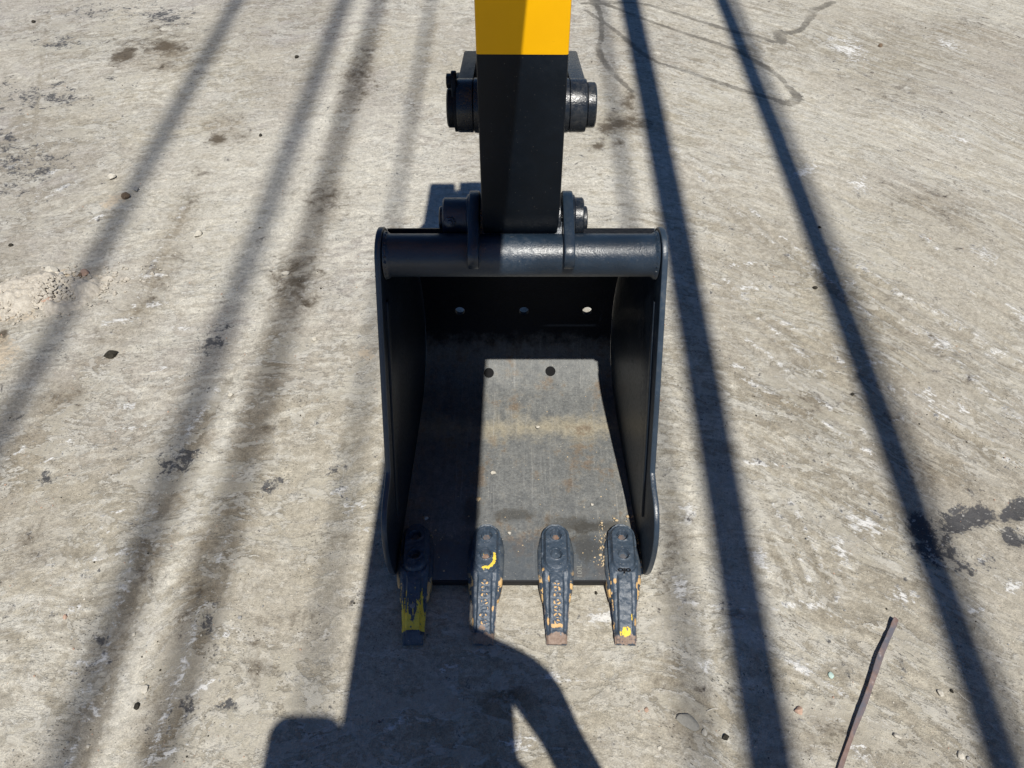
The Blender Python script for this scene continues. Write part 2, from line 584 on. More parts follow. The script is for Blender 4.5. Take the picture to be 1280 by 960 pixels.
def mat_stone(name, a, b, scale=1.0):
    n = Nodes(name)
    f = n.noise(180 * scale, 6, 0.7)
    l = n.noise(50 * scale, 4, 0.6)
    col = n.mix(n.lin(n.add(n.mul(f, 0.5), n.mul(l, 0.5)), 0.35, 0.65), a, b)
    return n.out(col, 0.9, 0.0, n.bump(f, 0.5, 0.0015), 0.2)


def mat_plain(name, col, rough=0.6, dev=0.2):
    n = Nodes(name)
    f = n.noise(60, 5, 0.6)
    c = n.mix(n.lin(f, 0.3, 0.7), tuple(x * (1 - dev) for x in col), tuple(min(1, x * (1 + dev)) for x in col))
    return n.out(c, rough, 0.0, n.bump(f, 0.15, 0.001), 0.4)


M_GROUND = mat_ground()
M_PAINT = mat_paint("black_enamel", (0.0090, 0.0180, 0.0310), 0.34, 0.06, 0.40, 0.8)
M_PAINT_ARM = mat_paint("black_enamel_arm", (0.0025, 0.0050, 0.0090), 0.40, 0.04, 0.06, 0.22)
M_GREASY = mat_paint("greasy_black_enamel", (0.008, 0.011, 0.016), 0.27, 0.30, 0.35)
M_SIDE = mat_paint("side_plate_enamel", (0.0060, 0.0110, 0.0185), 0.40, 0.20, 0.16, 0.3)
M_RIM = mat_paint("edge_sheen_enamel", (0.020, 0.032, 0.048), 0.33, 0.30, 0.30, 0.7)  # lighter than the plates: the bluish sheen of the rims put into the colour
M_YELLOW = mat_stick_yellow()
M_SHELL = mat_shell()
M_TOOTH = mat_tooth()
M_RUST = mat_rust()
M_STRIP = mat_rust("weathered_steel_strip", (0.15, 0.090, 0.072), (0.24, 0.175, 0.155), (0.105, 0.105, 0.125), 0.6)
M_BLACK = mat_plain("black_casting_mark", (0.008, 0.008, 0.010), 0.6)
M_STONE_PALE = mat_stone("pale_stone", (0.40, 0.37, 0.31), (0.62, 0.58, 0.50))
M_STONE_GREY = mat_stone("grey_stone", (0.18, 0.18, 0.18), (0.34, 0.33, 0.31))
M_STONE_PINK = mat_stone("pink_stone", (0.36, 0.23, 0.17), (0.52, 0.37, 0.28))
M_STONE_BROWN = mat_stone("brown_clod", (0.12, 0.085, 0.055), (0.24, 0.17, 0.115))
M_STONE_DARK = mat_stone("dark_clod", (0.020, 0.018, 0.014), (0.055, 0.048, 0.036))
M_SAND = mat_stone("sand", (0.32, 0.285, 0.235), (0.57, 0.525, 0.45), 1.6)
M_GREEN = mat_stone("pale_green_glass", (0.36, 0.50, 0.44), (0.58, 0.70, 0.64))
M_CABLE = mat_plain("cable_sheath", (0.03, 0.03, 0.03))
M_HOSE = mat_plain("hose_rubber", (0.02, 0.02, 0.02), 0.5)
M_MUD = mat_stone("dry_mud", (0.40, 0.28, 0.15), (0.66, 0.54, 0.36))

# ------------------------------------------------------------------ ground
xs = np.arange(-3.2, 3.2001, 0.008)
ys = [0.22]
while ys[-1] < 4.9:
    ys.append(ys[-1] + 0.0045 + 0.0022 * ys[-1])
ys = np.array(ys)
GX, GY = np.meshgrid(xs, ys)
X, Y = GX.ravel(), GY.ravel()


def xy(px, py):
    p = at(px, py)
    return np.array((p.x, p.y))


def ellipse(px, py, rx, ry, ang=0.0):
    """1 at the middle of a patch on the ground falling to 0 at its rim, negative outside (clipped at -1)."""
    c = xy(px, py)
    ca, sa = math.cos(R(ang)), math.sin(R(ang))
    a = xy(px + rx * ca, py + rx * sa) - c
    b = xy(px - ry * sa, py + ry * ca) - c
    inv = np.linalg.inv(np.array((a, b)).T)
    dx, dy = X - c[0], Y - c[1]
    s = inv[0, 0] * dx + inv[0, 1] * dy
    t = inv[1, 0] * dx + inv[1, 1] * dy
    return np.clip(1 - np.sqrt(s * s + t * t), -1, 1)


def line_dist(pts):
    """distance in metres of every ground vertex from a polyline, and the side it lies on"""
    P = [xy(*p) for p in catmull(pts, 5)]
    best = np.full(X.shape, 9.0)
    side = np.zeros(X.shape)
    for a, b in zip(P, P[1:]):
        m = (X > min(a[0], b[0]) - 0.12) & (X < max(a[0], b[0]) + 0.12) & (Y > min(a[1], b[1]) - 0.12) & (Y < max(a[1], b[1]) + 0.12)
        if not m.any():
            continue
        d = b - a
        L = d @ d
        qx, qy = X[m] - a[0], Y[m] - a[1]
        t = np.clip((qx * d[0] + qy * d[1]) / L, 0, 1)
        ex, ey = qx - t * d[0], qy - t * d[1]
        dist = np.sqrt(ex * ex + ey * ey)
        sg = np.sign(d[0] * qy - d[1] * qx)
        cur = best[m]
        u = dist < cur
        cur[u] = dist[u]
        best[m] = cur
        cs = side[m]
        cs[u] = sg[u]
        side[m] = cs
    return best, side


def line_dist_wide(pts, pad):
    P = [xy(*p) for p in pts]
    best = np.full(X.shape, 9.0)
    for a, b in zip(P, P[1:]):
        d = b - a
        t = np.clip(((X - a[0]) * d[0] + (Y - a[1]) * d[1]) / (d @ d), 0, 1)
        best = np.minimum(best, np.hypot(X - a[0] - t * d[0], Y - a[1] - t * d[1]))
    return best, None


# direction the traffic has dragged its scuffs: rising to the right on the left, falling on the right
kx = np.linspace(-3.4, 3.4, 400)
slope = np.interp(kx, (-3.4, -1.5, -0.6, 0.3, 0.9, 1.6, 3.4), (0.42, 0.30, 0.10, -0.10, -0.55, -0.95, -1.1))
hx = np.concatenate(([0], np.cumsum(0.5 * (slope[1:] + slope[:-1]) * np.diff(kx))))
warp = 0.12 * (fbm(X * 0.9, Y * 0.9, 3, 5) - 0.5) + 0.16 * (fbm(X * 2.6, Y * 2.6, 3, 15) - 0.5)
SV = Y - np.interp(X, kx, hx) + warp
SU = X * 1.0 + 0.3 * (Y - 1.5) + 0.12 * (fbm(X * 0.7, Y * 0.7, 3, 8) - 0.5)

white = np.full(X.shape, -0.42)
white += 1.5 * (fbm(X * 1.3 + 3, Y * 1.3, 4, 21) - 0.5)
for e in ((150, 692, 26, 7, -12), (120, 700, 18, 6, -10), (95, 760, 20, 11, -20), (100, 830, 26, 10, -40), (112, 858, 16, 9, -40), (118, 890, 14, 9, -60),
          (252, 858, 30, 12, -38), (230, 893, 14, 8, -30), (216, 938, 38, 11, -25), (285, 793, 24, 9, -15), (284, 732, 10, 16, 20), (440, 635, 30, 16, -20),
          (425, 612, 22, 10, -30), (455, 662, 20, 7, 10), (160, 507, 22, 8, -8), (90, 552, 12, 9, 0), (150, 640, 24, 6, -8), (205, 460, 30, 6, -5), (165, 535, 30, 5, -5),
          (150, 400, 40, 7, -8), (200, 380, 34, 6, -4), (230, 410, 26, 6, 0), (190, 345, 30, 5, -4),
          (25, 563, 34, 3, -35), (60, 575, 30, 3, -28), (20, 205, 34, 4, -22), (65, 215, 30, 4, -22), (72, 238, 34, 4, -26), (20, 160, 20, 3, -25), (120, 272, 24, 3, -25),
          (1080, 655, 40, 26, 25), (1045, 690, 30, 26, 50), (1128, 745, 34, 14, 10), (1010, 757, 42, 9, 4), (950, 580, 40, 6, 8), (1262, 735, 24, 16, -20), (860, 640, 16, 26, 0), (850, 730, 14, 30, 0), (950, 700, 26, 26, 60),
          (930, 330, 30, 6, -4), (935, 360, 36, 10, 0), (918, 458, 24, 6, -4), (1010, 215, 30, 16, -10), (1075, 230, 34, 14, 10), (1200, 175, 34, 10, 20), (1185, 55, 40, 10, 20),
          (1060, 60, 44, 22, 25), (1230, 320, 24, 14, 30), (1180, 430, 36, 14, 20), (1090, 455, 32, 12, -5), (1165, 500, 30, 20, 30), (1205, 515, 26, 8, 35), (1250, 440, 20, 14, 10),
          (640, 930, 40, 16, 0), (560, 835, 30, 8, -30), (500, 900, 30, 10, -40), (1070, 935, 40, 20, 30), (1040, 860, 30, 12, 30), (1000, 835, 40, 10, 25), (1215, 765, 22, 10, 10),
          (900, 790, 24, 16, 40), (885, 830, 18, 22, 0), (700, 850, 40, 20, 0), (760, 770, 40, 14, -10), (1225, 700, 20, 10, -40)):
    white = np.maximum(white, 0.70 * ellipse(*e) - 0.02)

tone = 0.20 + 0.8 * sstep(0.2, 2.2, Y - 0.6) * sstep(0.3, -1.6, X) + 0.30 * sstep(1.4, 3.2, Y)
tone += 1.2 * (fbm(X * 0.8, Y * 0.8, 3, 31) - 0.5)
lane, _ = line_dist_wide([(451, 0), (388, 200), (354, 300), (288, 500), (247, 600), (190, 800), (136, 960)], 0.3)
pale = 0.10 * sstep(-0.3, 0.8, X) + 0.05 * sstep(1.0, 3.0, Y) - 0.02 + 0.8 * (fbm(X * 0.9, Y * 0.9, 3, 45) - 0.5)
pale += 0.16 * np.exp(-(lane / 0.045) ** 2)
worn = -0.02 - 0.2 * np.exp(-(lane / 0.05) ** 2) + 0.05 * sstep(0.2, -1.5, X) + 0.8 * (fbm(X * 1.1, Y * 1.1, 3, 52) - 0.5)

oil = np.full(X.shape, -1.0)
for e, k in (((155, 69, 24, 14, -20), 1.45), ((208, 58, 36, 15, 5), 1.15), ((185, 50, 60, 26, -5), 0.45), ((205, 84, 40, 9, 0), 0.4), ((272, 175, 17, 8, -5), 1.5),
             ((300, 171, 18, 7, -5), 0.75), ((282, 148, 40, 16, 0), 0.35), ((250, 215, 20, 16, 0), 0.4), ((240, 245, 22, 24, 0), 0.35),
             ((448, 100, 30, 40, 20), 0.65), ((408, 250, 52, 36, 20), 0.52), ((366, 352, 52, 58, 30), 0.72), ((330, 535, 14, 8, 0), 0.9),
             ((350, 773, 50, 16, -8), 0.7), ((320, 836, 34, 18, 20), 0.6), ((325, 805, 20, 6, 0), 0.6), ((415, 670, 36, 4, 2), 0.75), ((455, 75, 16, 40, 10), 0.4), ((2, 420, 10, 18, 20), 1.5),
             ((124, 424, 9, 7, 0), 0.9), ((120, 415, 12, 8, 0), 0.5), ((75, 495, 40, 18, -10), 0.4), ((30, 690, 30, 60, 30), 0.3),
             ((185, 700, 26, 90, 22), 0.30), ((240, 730, 24, 90, 22), 0.38), ((200, 350, 26, 60, 30), 0.36), ((250, 740, 14, 14, 0), 0.6),
             ((782, 152, 40, 17, 5), 1.05), ((786, 125, 15, 22, 20), 0.95), ((748, 183, 16, 9, -30), 0.85), ((760, 160, 20, 14, 0), 0.85), ((772, 178, 20, 7, -10), 0.7),
             ((1210, 25, 60, 12, 10), 0.35), ((1110, 110, 70, 24, 12), 0.24), ((1180, 260, 80, 40, 30), 0.22), ((1120, 250, 60, 20, 30), 0.25),
             ((1000, 500, 50, 16, 18), 0.35), ((1040, 915, 60, 36, 10), 0.25), ((850, 880, 60, 60, 0), 0.30), ((640, 870, 40, 24, 0), 0.4),
             ((1170, 590, 40, 30, 0), 0.25), ((1100, 420, 30, 40, 30), 0.3), ((840, 680, 20, 70, 0), 0.35),
             ((1145, 555, 120, 14, 33), 0.25), ((1170, 430, 120, 16, 38), 0.28)):
    oil = np.maximum(oil, k * ellipse(*e) - (0.0 if k > 0.6 else 0.02))

soil_shade = np.full(X.shape, -0.35)  # soil patches, plus brown bands that paint the cables' shadow stripes wider and darker
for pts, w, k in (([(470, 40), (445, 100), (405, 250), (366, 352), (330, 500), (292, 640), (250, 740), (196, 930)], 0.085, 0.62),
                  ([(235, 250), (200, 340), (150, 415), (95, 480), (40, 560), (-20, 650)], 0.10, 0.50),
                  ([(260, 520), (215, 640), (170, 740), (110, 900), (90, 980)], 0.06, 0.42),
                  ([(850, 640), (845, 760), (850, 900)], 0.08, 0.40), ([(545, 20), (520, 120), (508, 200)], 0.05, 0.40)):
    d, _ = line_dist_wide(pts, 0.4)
    soil_shade = np.maximum(soil_shade, -0.3 + (k + 0.3) * np.exp(-(d / w) ** 2))
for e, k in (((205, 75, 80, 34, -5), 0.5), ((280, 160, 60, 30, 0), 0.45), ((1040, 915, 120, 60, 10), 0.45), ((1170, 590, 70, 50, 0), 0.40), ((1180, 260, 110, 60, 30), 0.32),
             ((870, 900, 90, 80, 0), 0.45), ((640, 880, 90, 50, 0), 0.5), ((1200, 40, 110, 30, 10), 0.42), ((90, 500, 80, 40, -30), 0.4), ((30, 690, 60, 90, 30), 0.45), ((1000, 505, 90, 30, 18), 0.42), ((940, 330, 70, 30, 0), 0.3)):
    soil_shade = np.maximum(soil_shade, -0.3 + (k + 0.35) * sstep(0, 0.8, ellipse(*e)))

dark = np.full(X.shape, -0.62)
for e, k in (((1207, 647, 47, 19, -8), 1.5), ((1268, 637, 25, 17, -32), 1.6), ((1268, 672, 32, 15, 22), 1.5), ((1152, 662, 26, 20, 35), 1.2), ((1172, 690, 36, 24, 10), 1.15), ((1215, 706, 40, 14, 0), 0.6),
             ((222, 576, 34, 16, -30), 0.55), ((284, 880, 24, 9, -8), 0.61), ((232, 885, 14, 26, 35), 0.50), ((260, 775, 12, 20, 35), 0.54), ((130, 800, 12, 12, 0), 0.43),
             ((205, 20, 40, 14, 5), 0.5), ((75, 55, 30, 8, 0), 0.5), ((10, 172, 24, 10, 0), 0.55), ((80, 122, 34, 12, -8), 0.45), ((120, 15, 50, 8, 0), 0.4), ((40, 120, 60, 16, 0), 0.35), ((425, 590, 14, 18, 0), 0.32),
             ((57, 597, 10, 10, 0), 0.45), ((345, 600, 26, 10, -20), 0.28), ((20, 205, 60, 30, -10), 0.3), ((265, 430, 16, 24, 30), 0.28)):
    dark = np.maximum(dark, k * ellipse(*e) - 0.02)

wet = np.full(X.shape, -0.6)
height = np.zeros(X.shape)
for pts, w in (([(733, -6), (750, 15), (752, 45), (748, 60), (757, 80), (775, 100), (790, 114)], 0.0135),
               ([(728, 4), (764, 3), (803, 4), (847, 17), (912, 37), (945, 44), (966, 51), (978, 52)], 0.014),
               ([(974, 40), (978, 52)], 0.026), ([(974, 42), (1000, 37), (1010, 25), (1017, 15), (1041, 2)], 0.017), ([(1012, 22), (1020, 10)], 0.022),
               ([(740, -2), (764, 7), (807, 24), (860, 42), (912, 59), (947, 77), (970, 92), (982, 103)], 0.013),
               ([(985, 108), (996, 118), (994, 126), (982, 128)], 0.020), ([(733, 13), (768, 37), (812, 72), (850, 86), (886, 98), (930, 112), (978, 126)], 0.013)):
    d, _ = line_dist(pts)
    wd = w * (0.7 + 0.9 * fbm(X * 9, Y * 9, 2, 77))
    wet = np.maximum(wet, np.clip(1.1 - d / wd, -0.6, 0.9))

groove = np.zeros(X.shape)
for pts, w, dep in (([(840, 188), (880, 217), (930, 262), (980, 308), (1030, 354), (1078, 397)], 0.013, 0.004),
                    ([(852, 207), (900, 252), (950, 297), (1004, 344)], 0.011, 0.0035),
                    ([(1040, 318), (1068, 336), (1118, 372), (1172, 400), (1226, 436), (1290, 474)], 0.016, 0.005),
                    ([(1060, 360), (1086, 386), (1143, 422), (1193, 469), (1233, 505), (1290, 556)], 0.018, 0.004),
                    ([(1075, 470), (1107, 490), (1165, 523), (1222, 558), (1280, 600)], 0.014, 0.005),
                    ([(870, 333), (905, 356), (938, 386), (1007, 429), (1050, 458)], 0.010, 0.003),
                    ([(895, 362), (930, 392), (971, 426), (1021, 472)], 0.010, 0.003),
                    ([(1150, 300), (1175, 325), (1200, 361), (1251, 386), (1285, 415)], 0.012, 0.003),
                    ([(992, 604), (1021, 654), (1050, 711)], 0.007, 0.003), ([(978, 622), (1010, 686), (1039, 744)], 0.007, 0.003),
                    ([(953, 622), (982, 675), (1010, 740)], 0.007, 0.003), ([(956, 661), (972, 700), (989, 740)], 0.006, 0.0025),
                    ([(905, 412), (960, 452), (1010, 500), (1070, 540)], 0.009, 0.0025), ([(930, 480), (1000, 520), (1080, 570)], 0.010, 0.0025),
                    ([(1110, 460), (1122, 485), (1128, 505), (1118, 520)], 0.008, 0.0025), ([(860, 760), (930, 768), (1010, 772), (1100, 790)], 0.007, 0.002),
                    ([(100, 960), (140, 840), (165, 745), (195, 660), (240, 560), (290, 470)], 0.012, 0.003), ([(200, 960), (232, 870), (262, 775), (300, 660)], 0.012, 0.003),
                    ([(62, 20), (52, 90), (44, 160), (40, 260)], 0.007, 0.002), ([(150, 415), (185, 370), (205, 320), (235, 260)], 0.010, 0.002)):
    d, sg = line_dist(pts)
    wv = w * (0.75 + 0.6 * fbm(X * 5, Y * 5, 2, 90))
    g = np.exp(-(d / wv) ** 2)
    lip = np.exp(-((d - 1.9 * wv) / (0.8 * wv)) ** 2) * (sg > 0)
    br = sstep(0.25, 0.55, fbm(X * 7, Y * 7, 3, 66))
    height += 1.5 * (-dep * g + 0.75 * dep * lip) * (0.35 + 0.65 * br)
    groove = np.maximum(groove, 0.50 * g * br)
    white = np.maximum(white, (0.34 * lip * br + 0.05) * (lip > 0.05) - 0.6 * (lip <= 0.05))
worn = worn + groove

sand = np.full(X.shape, -0.7)
for e in ((24, 370, 52, 22, -16), (68, 354, 40, 13, -20), (14, 394, 40, 16, -12), (106, 347, 22, 7, -22), (143, 250, 26, 11, -20), (458, 442, 14, 13, 0), (0, 440, 30, 30, 0)):
    sand = np.maximum(sand, 0.9 * ellipse(*e))

height += 0.010 * (fbm(X * 0.7, Y * 0.7, 3, 1) - 0.5)
height += 0.0045 * (fbm(X * 4, Y * 4, 4, 2) - 0.5)
height += 0.0022 * (fbm(SU * 12, SV * 26, 4, 3) - 0.5)
height += 0.0030 * np.clip(white, 0, 0.6) * fbm(X * 40, Y * 40, 3, 4)
height -= 0.0060 * np.clip(dark, 0, 1) ** 0.5
height += 0.0020 * (fbm(X * 60, Y * 60, 2, 12) - 0.5)
height += 0.010 * np.clip(sand, 0, 1) * fbm(X * 30, Y * 30, 3, 14)
edge = np.minimum(np.minimum(X + 3.2, 3.2 - X), np.minimum(Y - ys[0], ys[-1] - Y))
height *= sstep(0, 0.15, edge)
under = sstep(1.95, 1.5, Y) * sstep(0.5, 0.8, Y) * sstep(0.42, 0.32, np.abs(X - 0.018))
height = height * (1 - under) + np.minimum(height, 0.002) * under


def ground_z(x, y):
    i = int(np.clip(np.searchsorted(ys, y), 0, len(ys) - 1))
    j = int(np.clip(round((x + 3.2) / 0.008), 0, len(xs) - 1))
    return float(height[i * len(xs) + j])


nx, ny = len(xs), len(ys)
co = np.stack((X, Y, height), 1)
far = 400.0
ring = np.array([(-far, -far, 0), (far, -far, 0), (far, far, 0), (-far, far, 0)], float)
co_all = np.concatenate((co, ring))
idx = np.arange(nx * ny).reshape(ny, nx)
quads = np.stack((idx[:-1, :-1], idx[:-1, 1:], idx[1:, 1:], idx[1:, :-1]), -1).reshape(-1, 4)
r0 = nx * ny
c00, c10, c11, c01 = idx[0, 0], idx[0, -1], idx[-1, -1], idx[-1, 0]
apron = [[r0, r0 + 1] + list(idx[0, ::-1]), [r0 + 1, r0 + 2] + list(idx[::-1, -1]), [r0 + 2, r0 + 3] + list(idx[-1, :]), [r0 + 3, r0] + list(idx[:, 0])]
loops = np.concatenate([quads.ravel()] + [np.array(a) for a in apron])
starts = np.concatenate((np.arange(len(quads)) * 4, len(quads) * 4 + np.cumsum([0] + [len(a) for a in apron[:-1]])))
gm = bpy.data.meshes.new("ground")
gm.vertices.add(len(co_all))
gm.vertices.foreach_set("co", co_all.ravel())
gm.loops.add(len(loops))
gm.loops.foreach_set("vertex_index", loops.astype(np.int32))
gm.polygons.add(len(starts))
gm.polygons.foreach_set("loop_start", starts.astype(np.int32))
gm.update(calc_edges=True)
gm.validate()
gm.polygons.foreach_set("use_smooth", [True] * len(gm.polygons))
for nm, arr, fill in (("white", white, -0.6), ("tone", tone, 0.3), ("pale", pale, 0), ("worn", worn, 0), ("oil", oil, -1), ("dark", dark, -0.6), ("wet", wet, -0.6), ("sand", sand, -0.7), ("soil_shade", soil_shade, -0.3)):
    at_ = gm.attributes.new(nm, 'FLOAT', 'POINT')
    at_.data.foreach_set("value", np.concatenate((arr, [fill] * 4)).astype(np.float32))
fl = gm.attributes.new("flow", 'FLOAT_VECTOR', 'POINT')
flow_all = np.concatenate((np.stack((SU, SV, 0 * SU), 1), ring))
fl.data.foreach_set("vector", flow_all.astype(np.float32).ravel())
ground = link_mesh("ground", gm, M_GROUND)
tag(ground, "dusty grey concrete yard with scuffs, oil stains and grooves", kind='structure')

# ------------------------------------------------------------------ bucket
XC = 0.018
LIP_Y, LIP_Z = 0.832, 0.045
bucket = empty("excavator_bucket", (XC, LIP_Y, 0.0))
tag(bucket, "black toothed digging bucket lying open on the concrete, mouth towards the camera", "bucket")

TUBE_Y, TUBE_Z, TUBE_R = 1.222, 0.668, 0.043


def half(y):
    return 0.2960 - 0.029 * (y - 0.83)


PT = 0.012                        # side plate thickness
inner = catmull([(LIP_Y, LIP_Z), (0.965, 0.041), (1.10, 0.034), (1.25, 0.026), (1.38, 0.022), (1.455, 0.032), (1.522, 0.072), (1.560, 0.140),
                 (1.574, 0.220), (1.560, 0.320), (1.512, 0.430), (1.435, 0.540), (1.340, 0.630), (1.262, 0.688)], 7)
T = 0.012
outer = []
for i, p in enumerate(inner):
    a, b = inner[max(i - 1, 0)], inner[min(i + 1, len(inner) - 1)]
    ty, tz = b[0] - a[0], b[1] - a[1]
    L = math.hypot(ty, tz)
    outer.append((p[0] + T * tz / L, p[1] - T * ty / L))
outer[0] = (inner[0][0] + 0.016, outer[0][1])          # the cutting edge is ground back underneath


def shell_half(y):
    w = half(y) - PT - 0.0015
    if y < 0.90:
        w -= 0.012 * ((0.90 - y) / 0.068) ** 1.5
    return w


bm = bmesh.new()
NXS = 12
rows = []
for src in (inner, outer):
    rr = []
    for (y, z) in src:
        w = shell_half(y)
        rr.append([bm.verts.new((XC + w * (2 * k / NXS - 1), y, z)) for k in range(NXS + 1)])
    rows.append(rr)
I, O = rows
for i in range(len(inner) - 1):
    for k in range(NXS):
        bm.faces.new((I[i][k], I[i][k + 1], I[i + 1][k + 1], I[i + 1][k]))
        bm.faces.new((O[i][k], O[i + 1][k], O[i + 1][k + 1], O[i][k + 1]))
    bm.faces.new((I[i][0], I[i + 1][0], O[i + 1][0], O[i][0]))
    bm.faces.new((I[i][-1], O[i][-1], O[i + 1][-1], I[i + 1][-1]))
for k in range(NXS):
    bm.faces.new((I[0][k], O[0][k], O[0][k + 1], I[0][k + 1]))
    bm.faces.new((I[-1][k], I[-1][k + 1], O[-1][k + 1], O[-1][k]))
bmesh.ops.recalc_face_normals(bm, faces=bm.faces)
shell_me = bpy.data.meshes.new("shell_raw")
bm.to_mesh(shell_me)
bm.free()
shell_raw = bpy.data.objects.new("shell_raw", shell_me)
C.objects.link(shell_raw)
cut = bmesh.new()
for px in (575, 655, 734):        # three holes high in the back plate
    p = at(px, {575: 387, 655: 392, 734: 390}[px], 0.19)
    turn((p.x, 1.50, 0.19), (p.x, 1.66, 0.19), 0.0135, 20, cut)
for px, py in ((611, 465), (688, 463)):   # two drain holes low in the heel
    p = at(px, py, 0.045)
    turn((p.x, p.y - 0.045, 0.10), (p.x, p.y + 0.047, -0.02), 0.0145, 20, cut)
bmesh.ops.recalc_face_normals(cut, faces=cut.faces)
cut_me = bpy.data.meshes.new("cut_raw")
cut.to_mesh(cut_me)
cut.free()
cut_o = bpy.data.objects.new("cut_raw", cut_me)
C.objects.link(cut_o)
bo = shell_raw.modifiers.new("holes", 'BOOLEAN')
bo.operation = 'DIFFERENCE'
bo.solver = 'EXACT'
bo.object = cut_o
bpy.context.view_layer.update()
dg = bpy.context.evaluated_depsgraph_get()
shell_done = bpy.data.meshes.new_from_object(shell_raw.evaluated_get(dg))
bpy.data.objects.remove(shell_raw)
bpy.data.objects.remove(cut_o)
shell_done.materials.clear()
smooth(shell_done, 30)
link_mesh("shell", shell_done, M_SHELL, bucket)

for px, py in ((611, 465), (688, 463)):  # black disc added inside each drain hole so it looks dark
    p = at(px, py, 0.045)
    q0, q1 = Vector((p.x, p.y - 0.045, 0.10)), Vector((p.x, p.y + 0.047, -0.02))
    zf = float(np.interp(p.y, [q[0] for q in inner[:45]], [q[1] for q in inner[:45]]))
    dn_ = (q1 - q0).normalized()
    c0 = Vector((p.x, p.y, zf))
    build("hole_dark_disc", turn(c0 + dn_ * 0.004, c0 + dn_ * 0.016, 0.0142, 20), mat_plain("hole_black", (0.003, 0.003, 0.004), 0.9), bucket)

bm = bmesh.new()
wl = shell_half(LIP_Y)
prism([(LIP_Y - 0.0025, LIP_Z - 0.0015), (LIP_Y + 0.010, LIP_Z - 0.0015), (LIP_Y + 0.024, LIP_Z - 0.026), (LIP_Y - 0.001, LIP_Z - 0.026)], XC - wl, XC + wl, bm)
build("cutting_edge", bm, M_BLACK, bucket, bevel=0.0015)

# side plates: outline of the shell, the mouth edge with a cheek lobe near the lip, a round ear about the tube
EAR_R = 0.056
mouth_a = np.array((TUBE_Y + EAR_R * math.cos(R(150)), TUBE_Z + EAR_R * math.sin(R(150))))
mouth_b = np.array((LIP_Y + 0.014, LIP_Z - 0.004))
dirv = mouth_b - mouth_a
nrm = np.array((dirv[1], -dirv[0])) / np.linalg.norm(dirv)
mouth = []
for t in np.linspace(0, 1, 34):
    lob = 0.0
    if t > 0.66:
        s = (t - 0.66) / 0.34
        lob = 0.076 * (math.sin(math.pi * min(1, s ** 0.72)) ** 0.75)
    mouth.append(tuple(mouth_a + dirv * t + nrm * (0.004 * math.sin(math.pi * t) + lob)))
ear = [(TUBE_Y + EAR_R * math.cos(a), TUBE_Z + EAR_R * math.sin(a)) for a in np.linspace(R(20), R(148), 20)]
belly = [(y, z) for (y, z) in outer[3:-4]]
outline = belly + ear + mouth
for s in (-1, 1):
    f_out = lambda y, z, s=s: XC + s * half(y)
    f_in = lambda y, z, s=s: XC + s * (half(y) - PT)
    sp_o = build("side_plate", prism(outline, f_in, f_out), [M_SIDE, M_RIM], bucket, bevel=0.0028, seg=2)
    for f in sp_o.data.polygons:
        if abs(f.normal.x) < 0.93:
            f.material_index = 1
    # doubled edge: a wear bar welded along the inner side of the mouth
    bar = []
    for t in np.linspace(0.13, 0.82, 22):
        bar.append(tuple(mouth_a + dirv * t - nrm * (0.034 + 0.002 * math.sin(9 * t))))
    bar2 = []
    for t in np.linspace(0.82, 0.13, 22):
        bar2.append(tuple(mouth_a + dirv * t - nrm * 0.054))
    f_bar = lambda y, z, s=s: XC + s * (half(y) - PT - 0.0045)
    f_in2 = lambda y, z, s=s: XC + s * (half(y) - PT + 0.003)
    build("edge_bar", prism(bar + bar2, f_bar, f_in2), M_SIDE, bucket, bevel=0.002)

w_t = half(TUBE_Y) - PT - 0.001
prof = [(XC - w_t, 0.0), (XC - w_t, TUBE_R + 0.006), (XC - w_t + 0.006, TUBE_R + 0.003), (XC - w_t + 0.011, TUBE_R), (XC, TUBE_R),
        (XC + w_t - 0.011, TUBE_R), (XC + w_t - 0.006, TUBE_R + 0.003), (XC + w_t, TUBE_R + 0.006), (XC + w_t, 0.0)]
build("torque_tube", lathe_x(prof, TUBE_Y, TUBE_Z, 56), M_PAINT, bucket)

def weld_ring(cx, r, r_w, seed, parent, cy=TUBE_Y, cz=TUBE_Z, a0=0, a1=360):
    rg_ = random.Random(seed)
    path = []
    for k in range(85):
        a_ = R(a0 + (a1 - a0) * k / 84)
        rr_ = r + rg_.uniform(-0.0008, 0.0008) + 0.0007 * math.sin(k * 2.1)
        path.append((cx + rg_.uniform(-0.0007, 0.0007), cy + rr_ * math.cos(a_), cz + rr_ * math.sin(a_)))
    build("weld_bead", sweep(path, lambda i: r_w * (0.8 + 0.35 * abs(math.sin(i * 1.05))), 7), M_PAINT, parent)


for s in (-1, 1):
    weld_ring(XC + s * (w_t - 0.0035), TUBE_R + 0.0010, 0.0034, 40 + s, bucket)

